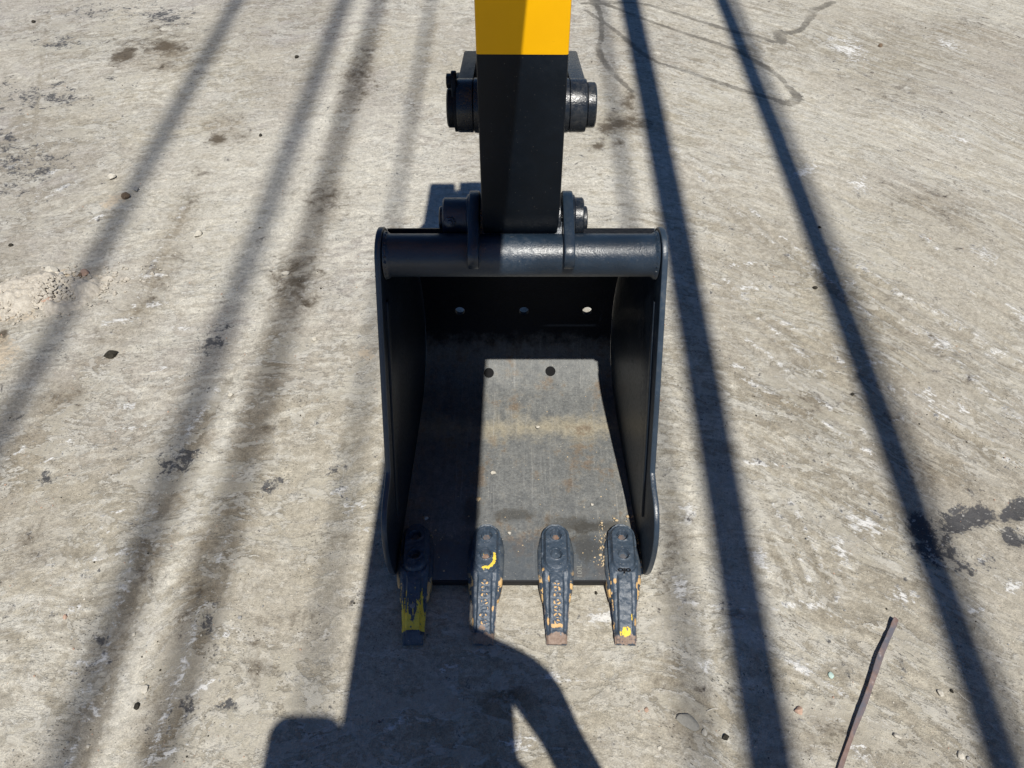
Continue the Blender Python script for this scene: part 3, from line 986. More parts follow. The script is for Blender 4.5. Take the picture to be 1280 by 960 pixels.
# hinge brackets on the tube, pins with their collars
PIN_Y, PIN_Z = 1.300, 0.702
PIN2_Y, PIN2_Z = 1.430, 0.600
ears_out = hull2(circ(PIN_Y, PIN_Z, 0.054, 36) + circ(PIN2_Y, PIN2_Z, 0.048) + circ(1.192, 0.6955, 0.030) + [(1.49, 0.47), (1.38, 0.56)])
for s in (-1, 1):
    a, b = XC + s * 0.083, XC + s * 0.104
    br = build("hinge_bracket", prism(ears_out, a, b), M_PAINT, bucket, bevel=0.003)
    # collar outside the bracket, stepped
    o1 = 0.127 if s > 0 else 0.158
    r1 = 0.041 if s > 0 else 0.040
    cp = [(XC + s * 0.1035, 0.0), (XC + s * 0.1035, 0.047), (XC + s * 0.108, 0.046), (XC + s * 0.110, r1), (XC + s * (o1 - 0.003), r1), (XC + s * o1, r1 - 0.003), (XC + s * o1, 0.0)]
    col = build("pin_collar", lathe_x(cp, PIN_Y, PIN_Z, 40), M_GREASY if s > 0 else M_PAINT, bucket)
    cap = [(XC + s * (o1 - 0.002), 0.0), (XC + s * (o1 - 0.002), 0.027), (XC + s * (o1 + 0.006), 0.027), (XC + s * (o1 + 0.008), 0.024), (XC + s * (o1 + 0.008), 0.0)]
    build("pin_cap", lathe_x(cap, PIN_Y, PIN_Z - 0.004, 30), M_GREASY, col)
    if s < 0:
        d = Vector((0, -0.80, 0.35)).normalized()
        c0 = Vector((XC - 0.142, PIN_Y, PIN_Z)) + d * 0.036
        b_ = turn(c0, c0 + d * 0.011, 0.0115, 6)
        turn(c0 + d * 0.010, c0 + d * 0.018, 0.0065, 12, b_)
        build("lock_bolt", b_, M_PAINT, col, bevel=0.001)
build("bracket_web", prism([(1.235, 0.700), (1.262, 0.722), (1.30, 0.640), (1.27, 0.62)], XC - 0.083, XC + 0.083), M_PAINT, bucket, bevel=0.002)
build("hinge_pin", lathe_x([(XC - 0.104, 0.0), (XC - 0.104, 0.024), (XC + 0.104, 0.024), (XC + 0.104, 0.0)], PIN_Y, PIN_Z, 24), M_PAINT, bucket)
build("link_pin", lathe_x([(XC - 0.112, 0.0), (XC - 0.112, 0.024), (XC + 0.112, 0.024), (XC + 0.112, 0.0)], PIN2_Y, PIN2_Z, 24), M_PAINT, bucket)

# ---- teeth: a cast body as a fine relief, its bolts, and the chipped paint
TOOTH_L = 0.272
tooth_specs = [(521, 516, 'first'), (609, 604, 'second'), (694, 696, 'third'), (776, 782, 'fourth')]
rear_z, tip_z = 0.062, 0.0135
REAR_Y, TIP_Y = 0.966, 0.695


def tooth(px_rear, px_tip, kind, seed):
    pr, pt = at(px_rear, 655, rear_z), at(px_tip, 804, tip_z)
    A = Vector((pr.x, REAR_Y, 0.0))
    B = Vector((pt.x, TIP_Y, 0.0))
    ax = (B - A)
    L = ax.length
    ax.normalize()
    sx = Vector((-ax.y, ax.x, 0)) * 1.0          # to the right as the camera sees it
    if sx.x < 0:
        sx = -sx
    NU, NV = 150, 36
    u = np.linspace(0, 1, NU)
    v = np.linspace(-1, 1, NV)
    U, V = np.meshgrid(u, v, indexing='ij')
    # half width along the tooth: round heel, straight pad, waist, tapering point
    hw = np.interp(U, (0.0, 0.012, 0.03, 0.06, 0.10, 0.40, 0.55, 0.95, 1.0), (0.010, 0.018, 0.025, 0.0300, 0.0325, 0.0335, 0.0305, 0.0240, 0.0232))
    uu = U * L
    W = V * hw
    spine = np.interp(U, (0, 0.42, 0.55, 0.93, 1.0), (rear_z + 0.003, 0.070, 0.066, 0.030, 0.0215))
    H = spine.copy()
    # rounded shoulders at both flanks of the lower half: ledges beside a raised middle rib
    lower = sstep(0.44, 0.56, U) * sstep(0.96, 0.90, U)
    rib = sstep(0.0175, 0.0135, np.abs(W))
    H -= lower * (1 - rib) * 0.0095
    H -= 0.006 * sstep(0.72, 1.0, np.abs(V)) ** 2
    # pill shaped pad with a groove round it
    pu0, pu1, pr_ = 0.032, 0.098, 0.0255
    dx = uu - np.clip(uu, pu0, pu1)
    pd = np.sqrt(dx * dx + W * W)
    H += 0.0065 * sstep(pr_ + 0.001, pr_ - 0.002, pd)
    H -= 0.0030 * np.exp(-((pd - (pr_ + 0.0035)) / 0.002) ** 2) * (U < 0.46)
    # two counterbored bolt holes
    for hu in (0.034, 0.084):
        hd = np.sqrt((uu - hu) ** 2 + W ** 2)
        H += 0.0016 * np.exp(-((hd - 0.0145) / 0.0016) ** 2)
        H -= 0.015 * sstep(0.0128, 0.0108, hd)
    rng = np.random.default_rng(seed)
    # raised casting marks down the rib, too worn to read
    marks = np.zeros(U.shape)
    if kind in ('second', 'third'):
        for k, c in enumerate(np.linspace(0.150, 0.232, 7)):
            cx = rng.uniform(-0.002, 0.002)
            rd = np.sqrt(((uu - c) / 0.0052) ** 2 + ((W - cx) / 0.0085) ** 2)
            ringm = np.exp(-((rd - 0.75) / 0.32) ** 2) * (0.4 + 0.6 * (np.sin(3 * np.arctan2(uu - c, W - cx) + k * 1.9) > -0.3))
            marks = np.maximum(marks, ringm)
        H += 0.0018 * marks
    if kind in ('second', 'third', 'first'):
        H += 0.0012 * np.exp(-((uu - 0.251) / 0.002) ** 2) * sstep(0.011, 0.007, np.abs(W))
    # worn, uneven point
    H += 0.0034 * (fbm(uu * 110 + seed, W * 110, 4, seed) - 0.5)
    H -= 0.0045 * sstep(0.62, 0.80, fbm(uu * 45, V * 3 + 7, 3, seed + 4)) * sstep(0.6, 0.95, np.abs(V))
    tipdrop = sstep(0.945, 1.0, U)
    H -= tipdrop * 0.006
    base_z = np.interp(U, (0, 0.4, 0.5, 0.9, 1.0), (0.030, 0.028, 0.020, 0.008, 0.006))
    wob = 1 + 0.11 * (fbm(uu * 60, V * 2, 3, seed + 5) - 0.5) * (U > 0.5)
    end_wob = 0.012 * (fbm(W * 90 + 3, 0 * W, 3, seed + 9) - 0.5) * sstep(0.9, 1.0, U)
    PX = A.x + ax.x * (uu + end_wob) + sx.x * W * wob
    PY = A.y + ax.y * (uu + end_wob) + sx.y * W * wob
    top = np.stack((PX, PY, H), -1).reshape(-1, 3)
    taper = 0.93
    bot = np.stack((A.x + ax.x * uu + sx.x * W * taper, A.y + ax.y * uu + sx.y * W * taper, base_z), -1).reshape(-1, 3)
    n = NU * NV
    ii = np.arange(n).reshape(NU, NV)
    faces = []
    q = np.stack((ii[:-1, :-1], ii[1:, :-1], ii[1:, 1:], ii[:-1, 1:]), -1).reshape(-1, 4)
    faces += q.tolist()
    faces += (q[:, ::-1] + n).tolist()
    for i in range(NU - 1):
        a, b = ii[i, 0], ii[i + 1, 0]
        faces.append((a, a + n, b + n, b))
        a, b = ii[i, -1], ii[i + 1, -1]
        faces.append((a, b, b + n, a + n))
    for k in range(NV - 1):
        a, b = ii[0, k], ii[0, k + 1]
        faces.append((a, b, b + n, a + n))
        a, b = ii[-1, k], ii[-1, k + 1]
        faces.append((a, a + n, b + n, b))
    me = bpy.data.meshes.new("tooth")
    me.from_pydata(np.concatenate((top, bot)).tolist(), [], faces)
    smooth(me, 50)
    # paint wear
    nz = fbm(uu * 70, W * 150, 4, seed + 2)
    yellow = np.full(U.shape, -0.6)
    orange = np.full(U.shape, -0.6)
    rust = np.full(U.shape, -0.6)
    dust = -0.5 + 0.55 * sstep(0.0, 0.4, U) * rib + 0.25 * (U < 0.42) + 0.3 * (nz - 0.5)
    tipr = sstep(0.905, 0.955, U + 0.05 * (nz - 0.5))
    if kind == 'first':
        runs = fbm(uu * 22, W * 260, 4, seed + 3)
        yellow = -0.5 + 1.25 * sstep(0.53, 0.72, U + 0.55 * (runs - 0.5)) * sstep(0.925, 0.905, U)
        yellow -= 1.3 * np.exp(-(((uu - 0.199) / 0.011) ** 2 + (W / 0.008) ** 2)) + 0.9 * np.exp(-((W / 0.004) ** 2)) * sstep(0.90, 0.78, U)
        yellow = np.maximum(yellow, -0.45 + 1.2 * sstep(0.62, 0.72, runs) * sstep(0.42, 0.52, U) * sstep(0.95, 0.9, U))
        rust = np.maximum(rust, 0.35 * tipr * (nz > 0.5) - 0.2)
        orange = np.maximum(orange, -0.5 + 1.1 * np.exp(-(((V + 0.95) / 0.12) ** 2)) * sstep(0.5, 0.62, nz) * sstep(0.40, 0.5, U))
    if kind == 'second':
        orange = np.maximum(orange, -0.40 + 1.45 * marks * sstep(0.36, 0.50, nz))
        orange = np.maximum(orange, -0.5 + 1.5 * np.exp(-(((V + 1.0) / 0.16) ** 2)) * (np.exp(-((uu - 0.142) / 0.016) ** 2) + np.exp(-((uu - 0.225) / 0.016) ** 2)))
        orange = np.maximum(orange, -0.5 + 1.5 * np.exp(-(((V - 0.72) / 0.12) ** 2 + ((uu - 0.200) / 0.009) ** 2)))
        arc = np.exp(-((pd - (pr_ - 0.005)) / 0.0055) ** 2) * sstep(0.068, 0.080, uu - 0.25 * np.maximum(W, 0)) * (U < 0.5) * sstep(-0.022, 0.0, W)
        yellow = np.maximum(yellow, -0.5 + 1.35 * arc)
        hd = np.sqrt((uu - 0.084) ** 2 + W ** 2)
        yellow = np.maximum(yellow, -0.4 + 0.95 * sstep(0.013, 0.010, hd) * (nz > 0.42))
        rust = np.maximum(rust, -0.3 + 1.2 * tipr)
        rust = np.maximum(rust, -0.4 + 1.2 * np.exp(-(((uu - 0.243) / 0.008) ** 2 + ((W + 0.003) / 0.012) ** 2)))
    if kind == 'third':
        orange = np.maximum(orange, -0.35 + 1.55 * marks * sstep(0.28, 0.42, nz) * (uu > 0.152))
        orange = np.maximum(orange, -0.5 + 1.5 * np.exp(-(((V + 0.72) / 0.14) ** 2 + ((uu - 0.226) / 0.014) ** 2)))
        orange = np.maximum(orange, -0.5 + 1.4 * np.exp(-(((uu - 0.239) / 0.006) ** 2)) * (np.abs(V) < 0.5))
        orange = np.maximum(orange, -0.5 + 1.4 * np.exp(-(((V + 0.55) / 0.10) ** 2 + ((uu - 0.140) / 0.011) ** 2)))
        orange = np.maximum(orange, -0.5 + 1.4 * np.exp(-(((V + 0.92) / 0.16) ** 2 + ((uu - 0.118) / 0.006) ** 2)))
        rust = np.maximum(rust, -0.3 + 1.3 * tipr)
    if kind == 'fourth':
        yellow = np.maximum(yellow, -0.5 + 1.5 * np.exp(-(((W + 0.003) / 0.016) ** 4 + ((uu - 0.249) / 0.011) ** 4)) * sstep(0.22, 0.42, nz))
        yellow = np.maximum(yellow, -0.5 + 1.4 * np.exp(-(((V - 0.55) / 0.16) ** 2 + ((uu - 0.220) / 0.011) ** 2)))
        orange = np.maximum(orange, -0.5 + 1.5 * np.exp(-(((V - 0.88) / 0.12) ** 2 + ((uu - 0.225) / 0.014) ** 2)))
        orange = np.maximum(orange, -0.5 + 1.5 * np.exp(-(((V + 0.70) / 0.18) ** 2 + ((uu - 0.143) / 0.009) ** 2)))
        orange = np.maximum(orange, -0.5 + 1.5 * np.exp(-(((V - 0.95) / 0.16) ** 2 + ((uu - 0.150) / 0.011) ** 2)))
        orange = np.maximum(orange, -0.5 + 1.3 * np.exp(-(((V + 0.97) / 0.12) ** 2)) * sstep(0.42, 0.6, nz) * sstep(0.48, 0.55, U))
        rust = np.maximum(rust, -0.45 + 1.1 * tipr)
        dust += 0.35 * rib * sstep(0.4, 0.5, U) * sstep(0.95, 0.8, U)
    for nm, arr in (("yellow", yellow), ("orange", orange), ("rust", rust), ("dust", dust), ("edge", -0.55 + 1.0 * sstep(0.80, 1.0, np.abs(V)) * sstep(0.4, 0.7, U) + 0.5 * sstep(0.42, 0.6, nz) * sstep(0.5, 0.9, U))):
        t_ = me.attributes.new(nm, 'FLOAT', 'POINT')
        t_.data.foreach_set("value", np.concatenate((arr.ravel(), np.full(n, -0.3))).astype(np.float32))
    o = link_mesh("tooth", me, M_TOOTH, bucket)
    P = lambda s, w, z: Vector((A.x + ax.x * s + sx.x * w, A.y + ax.y * s + sx.y * w, z))
    for k, hu in enumerate((0.034, 0.084)):
        zt = 0.064 if kind != 'third' or k == 0 else 0.062
        bm_ = turn(P(hu, 0, 0.050), P(hu, 0, zt - 0.003), 0.0088, 6)
        build("bolt", bm_, M_RUST if kind in ('fourth', 'second') or k == 0 else M_PAINT, o, bevel=0.0012)
    # shank straddling the lip
    bm_ = bmesh.new()
    yy0, yy1 = 0.060, 0.176
    pts = []
    for s_, w_ in ((0.024, 0.036), (0.060, 0.0425), (0.120, 0.0415), (0.150, 0.0375), (0.178, 0.0315)):
        pts.append((s_, w_))
    lo, hi = [], []
    lay = []
    for s_, w_ in pts:
        zt = np.interp(s_, (0.02, 0.12, 0.178), (0.0495, 0.054, 0.034))
        zb = np.interp(s_, (0.02, 0.12, 0.178), (0.036, 0.020, 0.016))
        lay.append([bm_.verts.new(P(s_, a_, z_)) for a_, z_ in ((-w_, zb), (w_, zb), (w_, zt - 0.004), (w_ - 0.006, zt), (-w_ + 0.006, zt), (-w_, zt - 0.004))])
    bm_.faces.new(lay[0])
    bm_.faces.new(lay[-1][::-1])
    for a_, b_ in zip(lay, lay[1:]):
        for k in range(6):
            bm_.faces.new((a_[k], a_[(k + 1) % 6], b_[(k + 1) % 6], b_[k]))
    build("shank", bm_, M_SHANK, o, bevel=0.0025)
    if kind == 'fourth':
        # cast emblem: a ring and stroke between two smaller rings
        eb = bmesh.new()
        zt = 0.0765
        for cx_, rr_ in ((-0.0085, 0.0046), (0.0, 0.0046), (0.0085, 0.0046)):
            path = [P(0.1245 + rr_ * 0.75 * math.sin(t_), cx_ + rr_ * math.cos(t_), zt - 0.002) for t_ in np.linspace(0, 2 * math.pi, 17)]
            sweep(path, 0.0014, 6, eb)
        sweep([P(0.1165, 0, zt - 0.0015), P(0.1325, 0, zt - 0.0022)], 0.0014, 6, eb)
        build("emblem", eb, M_BLACK, o)
    if kind == 'first':
        build("paint_stud", turn(P(0.197, -0.001, 0.034), P(0.197, -0.001, 0.0505), 0.0068, 12), M_STONE_GREY, o, bevel=0.001)
    return o


def mat_shank():
    n = Nodes("shank_paint")
    f = n.noise(150, 6, 0.7)
    b = n.noise(52, 5, 0.6)
    paint = n.mix(n.step(b, 0.35, 0.65), (0.036, 0.050, 0.070), (0.075, 0.088, 0.100))
    xyz = n.sep()
    near = n.step(xyz[1], 0.030, -0.015)
    chip = n.step(n.add(n.mul(b, 0.75), n.add(n.mul(f, 0.25), n.mul(near, 0.10))), 0.575, 0.605)
    col = n.mix(n.mul(chip, near), paint, n.mix(n.lin(f, 0.3, 0.7), (0.58, 0.33, 0.10), (0.70, 0.48, 0.22)))
    sp = n.mul(n.step(n.noise(240, 3, 0.6), 0.64, 0.70), 0.6)
    col = n.mix(sp, col, (0.30, 0.28, 0.24))
    return n.out(col, 0.5, 0.0, n.bump(f, 0.5, 0.002), 0.45)


M_SHANK = mat_shank()
teeth = [tooth(a, b, k, 31 + 7 * i) for i, (a, b, k) in enumerate(tooth_specs)]
for o, lb in zip(teeth, ("leftmost tooth, broad yellow chips over its lower half", "second tooth, orange letters down its rib and yellow rim round a bolt",
                         "third tooth, orange chips down its rib and a bare rusty point", "rightmost tooth, bright yellow chip at its point")):
    o['label'] = lb

# raised size mark on the lip beside the third tooth
fc = bpy.data.curves.new("size_mark", 'FONT')
fc.body = "100L"
fc.size = 0.0165
fc.extrude = 0.0007
fc.space_character = 1.05
fo = bpy.data.objects.new("size_mark_raw", fc)
C.objects.link(fo)
bpy.context.view_layer.update()
dg = bpy.context.evaluated_depsgraph_get()
fm = bpy.data.meshes.new_from_object(fo.evaluated_get(dg))
bpy.data.objects.remove(fo)
p = at(728, 724, 0.0455)
fm.transform(Matrix.Translation((p.x, p.y + 0.004, 0.0445)) @ Matrix.Rotation(R(90), 4, 'Z'))
link_mesh("size_mark", fm, mat_plain("worn_mark", (0.24, 0.24, 0.22), 0.6), bucket)

# ------------------------------------------------------------------ arm
XS = 0.0165
arm = empty("excavator", (XS, 1.28, 0.70))
tag(arm, "yellow excavator reaching its black ended arm straight down to the bucket", "excavator")
SH = 0.0735
front, back = 1.200, 1.385
stick_out = [(front, 1.88), (front, 0.800), (1.222, 0.742)]
stick_out += [(PIN_Y + 0.058 * math.cos(a), PIN_Z + 0.058 * math.sin(a)) for a in np.linspace(R(172), R(350), 16)]
stick_out += [(1.372, 0.78), (back, 0.90), (back + 0.03, 1.45), (back + 0.01, 1.88)]
bm = prism(stick_out, XS - SH, XS + SH)
bmesh.ops.recalc_face_normals(bm, faces=bm.faces)
bm.normal_update()
es = [e for e in bm.edges if e.calc_face_angle(0) > R(28)]
bmesh.ops.bevel(bm, geom=es, offset=0.0035, segments=2, profile=0.5, affect='EDGES', clamp_overlap=True)
SPLIT = 1.088
bmesh.ops.bisect_plane(bm, geom=bm.verts[:] + bm.edges[:] + bm.faces[:], plane_co=(0, 0, SPLIT), plane_no=(0.004, 0, 1))
bmesh.ops.recalc_face_normals(bm, faces=bm.faces)
for f in bm.faces:
    f.material_index = 1 if f.calc_center_median().z > SPLIT else 0
stick = build("stick", bm, [M_PAINT_ARM, M_YELLOW], arm)
for s in (-1, 1):
    build("bush", lathe_x([(XS + s * (SH - 0.001), 0.0), (XS + s * (SH - 0.001), 0.050), (XS + s * 0.0795, 0.050), (XS + s * 0.0815, 0.047), (XS + s * 0.0815, 0.0)], PIN_Y, PIN_Z, 36), M_GREASY, arm)

# side links on the pin through the stick, running back behind it
LY, LZ = 1.282, 0.957
link_out = hull2(circ(LY, LZ, 0.043, 40) + circ(1.50, 0.915, 0.036, 24))
for s in (-1, 1):
    w_in, w_out = 0.0845, (0.112 if s < 0 else 0.113)
    lk = build("side_link", prism(link_out, XS + s * w_in, XS + s * w_out), M_PAINT_ARM if s < 0 else M_GREASY, arm, bevel=0.003)
    build("stick_boss", lathe_x([(XS + s * (SH - 0.001), 0.0), (XS + s * (SH - 0.001), 0.047), (XS + s * 0.083, 0.046), (XS + s * 0.0845, 0.044), (XS + s * 0.0845, 0.0)], LY, LZ, 40), M_GREASY, arm)
    boss = [(XS + s * (w_in + 0.001), 0.0), (XS + s * (w_in + 0.001), 0.0455), (XS + s * (w_out - 0.003), 0.0455), (XS + s * (w_out + 0.001), 0.0445), (XS + s * (w_out + 0.001), 0.0)]
    build("link_eye", lathe_x(boss, LY, LZ, 44), M_GREASY, lk)
    if s > 0:
        cp = [(XS + 0.113, 0.0), (XS + 0.113, 0.0385), (XS + 0.1145, 0.0385), (XS + 0.1155, 0.0365), (XS + 0.117, 0.0385), (XS + 0.129, 0.0385), (XS + 0.1315, 0.036), (XS + 0.1315, 0.0)]
        build("pin_collar", lathe_x(cp, LY, LZ + 0.001, 40), M_GREASY, arm)
    else:
        cp = [(XS - 0.113, 0.0), (XS - 0.113, 0.041), (XS - 0.118, 0.041), (XS - 0.119, 0.034), (XS - 0.129, 0.034), (XS - 0.1315, 0.031), (XS - 0.1315, 0.0)]
        pc = build("pin_collar", lathe_x(cp, LY, LZ - 0.004, 40), M_PAINT_ARM, arm)
        build("lock_tab", prism(hull2(circ(LY, LZ + 0.008, 0.022, 16) + circ(LY + 0.004, LZ + 0.046, 0.015, 16)), XS - 0.1225, XS - 0.1135), M_PAINT_ARM, arm, bevel=0.0015)
        build("lock_bolt", turn((XS - 0.1195, LY + 0.004, LZ + 0.044), (XS - 0.131, LY + 0.004, LZ + 0.044), 0.0125, 6), M_PAINT_ARM, pc, bevel=0.0015)
        build("stop_lug", prism([(1.345, 0.975), (1.385, 0.968), (1.385, 0.925), (1.345, 0.930)], XS - 0.120, XS - 0.111), M_PAINT_ARM, lk, bevel=0.002)
build("link_pin", lathe_x([(XS - 0.114, 0.0), (XS - 0.114, 0.025), (XS + 0.114, 0.025), (XS + 0.114, 0.0)], 1.50, 0.915, 24), M_PAINT_ARM, arm)
build("bucket_link", prism(hull2(circ(1.50, 0.915, 0.036) + circ(PIN2_Y, PIN2_Z, 0.042)), XS - 0.055, XS + 0.055), M_PAINT_ARM, arm, bevel=0.003)
bm = turn((XS, 1.50, 0.915), (XS, 1.49, 1.22), 0.020, 20)
build("cylinder_rod", bm, mat_plain("chrome_rod", (0.55, 0.55, 0.55), 0.2, 0.05), arm)
build("cylinder_barrel", turn((XS, 1.49, 1.20), (XS, 1.475, 1.74), 0.038, 24), M_YELLOW, arm, bevel=0.003)
bm = turn((XS - 0.07, 1.474, 1.76), (XS + 0.07, 1.474, 1.76), 0.03, 20)
build("cylinder_pin", bm, M_PAINT_ARM, arm)
build("cylinder_bracket", prism([(1.40, 1.84), (1.40, 1.68), (1.495, 1.73), (1.495, 1.79)], XS - 0.045, XS + 0.045), M_YELLOW, arm, bevel=0.003)

# boom: from the stick pin back over the camera and down to the machine behind it
BZ = 1.88


def boom_x(y):
    return -0.034 + 0.0192 * (y - 1.43)


boom_mid = catmull([(1.335, BZ), (0.8, BZ + 0.02), (0.0, BZ + 0.02), (-0.9, BZ), (-1.35, 1.72), (-1.8, 1.35), (-2.4, 0.75)], 4)
up, dn = [], []
for i, p_ in enumerate(boom_mid):
    a, b = boom_mid[max(i - 1, 0)], boom_mid[min(i + 1, len(boom_mid) - 1)]
    ty, tz = b[0] - a[0], b[1] - a[1]
    L_ = math.hypot(ty, tz)
    h_ = 0.075 + 0.07 * min(1, i / 6)
    up.append((p_[0] + h_ * tz / L_, p_[1] - h_ * ty / L_))
    dn.append((p_[0] - h_ * tz / L_, p_[1] + h_ * ty / L_))
build("boom", prism(up + dn[::-1], lambda y, z: boom_x(y) - 0.117, lambda y, z: boom_x(y) + 0.117), M_YELLOW, arm, bevel=0.006)
for xa, xb in ((-0.152, -0.062), (0.094, 0.112)):
    build("boom_fork", prism(hull2(circ(1.335, BZ - 0.01, 0.092, 24) + [(1.05, BZ - 0.08), (1.05, BZ + 0.085)]), xa, xb), M_YELLOW, arm, bevel=0.004)
build("boom_pin", lathe_x([(-0.139, 0), (-0.139, 0.036), (0.122, 0.036), (0.122, 0)], 1.32, BZ, 24), M_PAINT_ARM, arm)
hp = catmull([(-0.130, 0.55, 1.93), (-0.165, 0.85, 1.97), (-0.172, 1.06, 1.94), (-0.160, 1.20, 1.84), (-0.115, 1.32, 1.70), (-0.060, 1.43, 1.62)], 6)
build("hydraulic_hose", sweep(hp, 0.011, 10), M_HOSE, arm)
hp = catmull([(-0.125, 0.60, 1.90), (-0.150, 0.82, 1.92), (-0.152, 1.00, 1.88), (-0.140, 1.12, 1.80), (-0.105, 1.30, 1.64), (-0.060, 1.43, 1.56)], 6)
build("hydraulic_hose", sweep(hp, 0.010, 10), M_HOSE, arm)
shadow_box_o = build("shadow_box", prism([(-0.665, 1.83), (-0.665, 1.96), (-0.520, 1.96), (-0.520, 1.83)], -0.345, -0.192), M_PAINT_ARM, arm, bevel=0.040, seg=6)  # unseen box, added beside the boom to cast the square shadow at lower left
build("shadow_box_mount", prism([(-0.60, 1.87), (-0.60, 1.93), (-0.54, 1.93), (-0.54, 1.87)], -0.194, -0.160), M_PAINT_ARM, arm, bevel=0.003)  # joins the added shadow box to the boom

# ------------------------------------------------------------------ overhead cables, high above the yard
cable_spec = [  # places its shadow crosses, height, thickness, label
    ([(296, 0), (244, 100), (184, 200), (133, 300), (79, 400), (22, 500)], 11.0, 0.062, "overhead cable casting the far left soft shadow stripe"),
    ([(430, 0), (360, 200), (318, 300), (247, 500), (199, 600), (139, 800), (82, 960)], 11.0, 0.062, "overhead cable casting the darker soft stripe left of the bucket"),
    ([(472, 0), (416, 200), (390, 300), (330, 500), (296, 600), (240, 800), (191, 960)], 11.0, 0.046, "overhead cable casting the brownish soft stripe nearest the bucket on its left"),
    ([(535, 20), (505, 200), (454, 500), (409, 700), (397, 860)], 9.0, 0.026, "thin overhead cable casting the faint stripe along the bucket's left edge"),
    ([(760, 65), (777, 230), (850, 672), (858, 790), (862, 900)], 9.0, 0.034, "thin overhead cable casting the faint stripe along the bucket's right edge"),
    ([(788, 0), (814, 150), (851, 310), (906, 600), (938, 800), (957, 960)], 5.0, 0.108, "thick overhead cable casting the dark blue stripe right of the bucket"),
    ([(901, 0), (958, 150), (1017, 310), (1082, 476), (1129, 620), (1168, 720), (1207, 860), (1245, 960)], 5.4, 0.058, "overhead cable casting the narrow dark stripe on the right"),
    ([(915, 0), (975, 150), (1036, 310), (1103, 476), (1153, 620), (1193, 720), (1235, 860), (1278, 960)], 9.0, 0.052, "overhead cable casting the soft stripe beside the narrow dark one"),
]
for pts, h, th, lb in cable_spec:
    g = np.array([at(*q)[:2] for q in pts])
    deg = 2 if pts[0][0] > 780 else 1
    cf = np.polyfit(g[:, 1], g[:, 0], deg)
    dcf = np.polyder(cf)
    path = []
    for t in np.linspace(-20, 24, 177):
        tc = min(max(t, 0.2), 4.4)              # slack inside the yard, taut beyond it
        x = np.polyval(cf, tc) + np.polyval(dcf, tc) * (t - tc)
        path.append((x - SX * h, t - SY * h, h))
    o = build("overhead_cable", sweep(path, th / 2, 10), M_CABLE)
    tag(o, lb, "cable", "cables strung over the yard")

# ------------------------------------------------------------------ the person taking the picture, seen only by the shadow
def skin_person():
    J = {}
    V_, E_, Rad = [], [], []

    def j(name, p, r, frm=None):
        J[name] = len(V_)
        V_.append(p)
        Rad.append(r)
        if frm is not None:
            E_.append((J[frm], J[name]))
    eg = at(667, 858)
    el_r = Vector((eg.x - SX * 1.38, eg.y - SY * 1.38, 1.38))
    hg = at(585, 829)
    hc = Vector((hg.x - SX * 1.58, hg.y - SY * 1.58, 1.58))
    el_l = Vector((-0.15, -0.27, 1.28))
    j('pelvis', (0.09, -0.50, 0.92), (0.145, 0.11))
    j('waist', (0.09, -0.49, 1.08), (0.135, 0.10), 'pelvis')
    j('chest', (0.095, -0.45, 1.27), (0.150, 0.11), 'waist')
    j('neck', (0.078, -0.35, 1.43), (0.052, 0.055), 'chest')
    j('jaw', (hc.x + 0.016, hc.y - 0.014, 1.505), (0.084, 0.088), 'neck')
    j('crown', tuple(hc + Vector((0, 0, 0.03))), (0.092, 0.102), 'jaw')
    for s, nm, el in ((1, 'r', el_r), (-1, 'l', el_l)):
        sh = Vector((0.100 + s * 0.190, -0.40, 1.36))
        hand = Vector((0.015 + s * 0.035, -0.125, 1.50))
        j('sh' + nm, tuple(sh), (0.058, 0.058), 'chest')
        j('ua' + nm, tuple(sh.lerp(el, 0.55)), (0.044, 0.046), 'sh' + nm)
        j('el' + nm, tuple(el), (0.066, 0.062), 'ua' + nm)
        j('fa' + nm, tuple(el.lerp(hand, 0.5)), (0.044, 0.044), 'el' + nm)
        j('wr' + nm, tuple(el.lerp(hand, 0.86)), (0.030, 0.026), 'fa' + nm)
        j('pa' + nm, tuple(hand), (0.034, 0.018), 'wr' + nm)
        for k in range(4):
            f0 = hand + Vector((-s * 0.012, 0.012, 0.030 - 0.020 * k))
            f1 = f0 + Vector((-s * 0.022, 0.016, 0.006))
            j('f%s%d' % (nm, k), tuple(f0), (0.0095, 0.0095), 'pa' + nm)
            j('g%s%d' % (nm, k), tuple(f1), (0.0080, 0.0080), 'f%s%d' % (nm, k))
        t0 = hand + Vector((-s * 0.018, -0.018, 0.020))
        j('t' + nm, tuple(t0), (0.011, 0.011), 'pa' + nm)
        j('u' + nm, tuple(t0 + Vector((-s * 0.024, 0.012, 0.012))), (0.009, 0.009), 't' + nm)
        j('hip' + nm, (0.09 + s * 0.09, -0.50, 0.86), (0.095, 0.095), 'pelvis')
        j('kn' + nm, (0.09 + s * 0.12, -0.47, 0.48), (0.062, 0.062), 'hip' + nm)
        j('an' + nm, (0.09 + s * 0.13, -0.50, 0.10), (0.043, 0.043), 'kn' + nm)
        j('to' + nm, (0.09 + s * 0.145, -0.36, 0.045), (0.040, 0.036), 'an' + nm)
    me = bpy.data.meshes.new("person")
    base = Vector((0.035, -0.50, 0))
    me.from_pydata([tuple(Vector(p) - base) for p in V_], E_, [])
    o = bpy.data.objects.new("person", me)
    o.location = base
    C.objects.link(o)
    o.modifiers.new("skin", 'SKIN')
    for i, r in enumerate(Rad):
        me.skin_vertices[0].data[i].radius = r
    me.skin_vertices[0].data[0].use_root = True
    sub = o.modifiers.new("round", 'SUBSURF')
    sub.levels = sub.render_levels = 1
    me.materials.append(mat_plain("dark_work_clothes", (0.05, 0.06, 0.09), 0.85))
    tag(o, "person in dark work clothes holding up a phone, shown by the shadow below the bucket", "person")


skin_person()

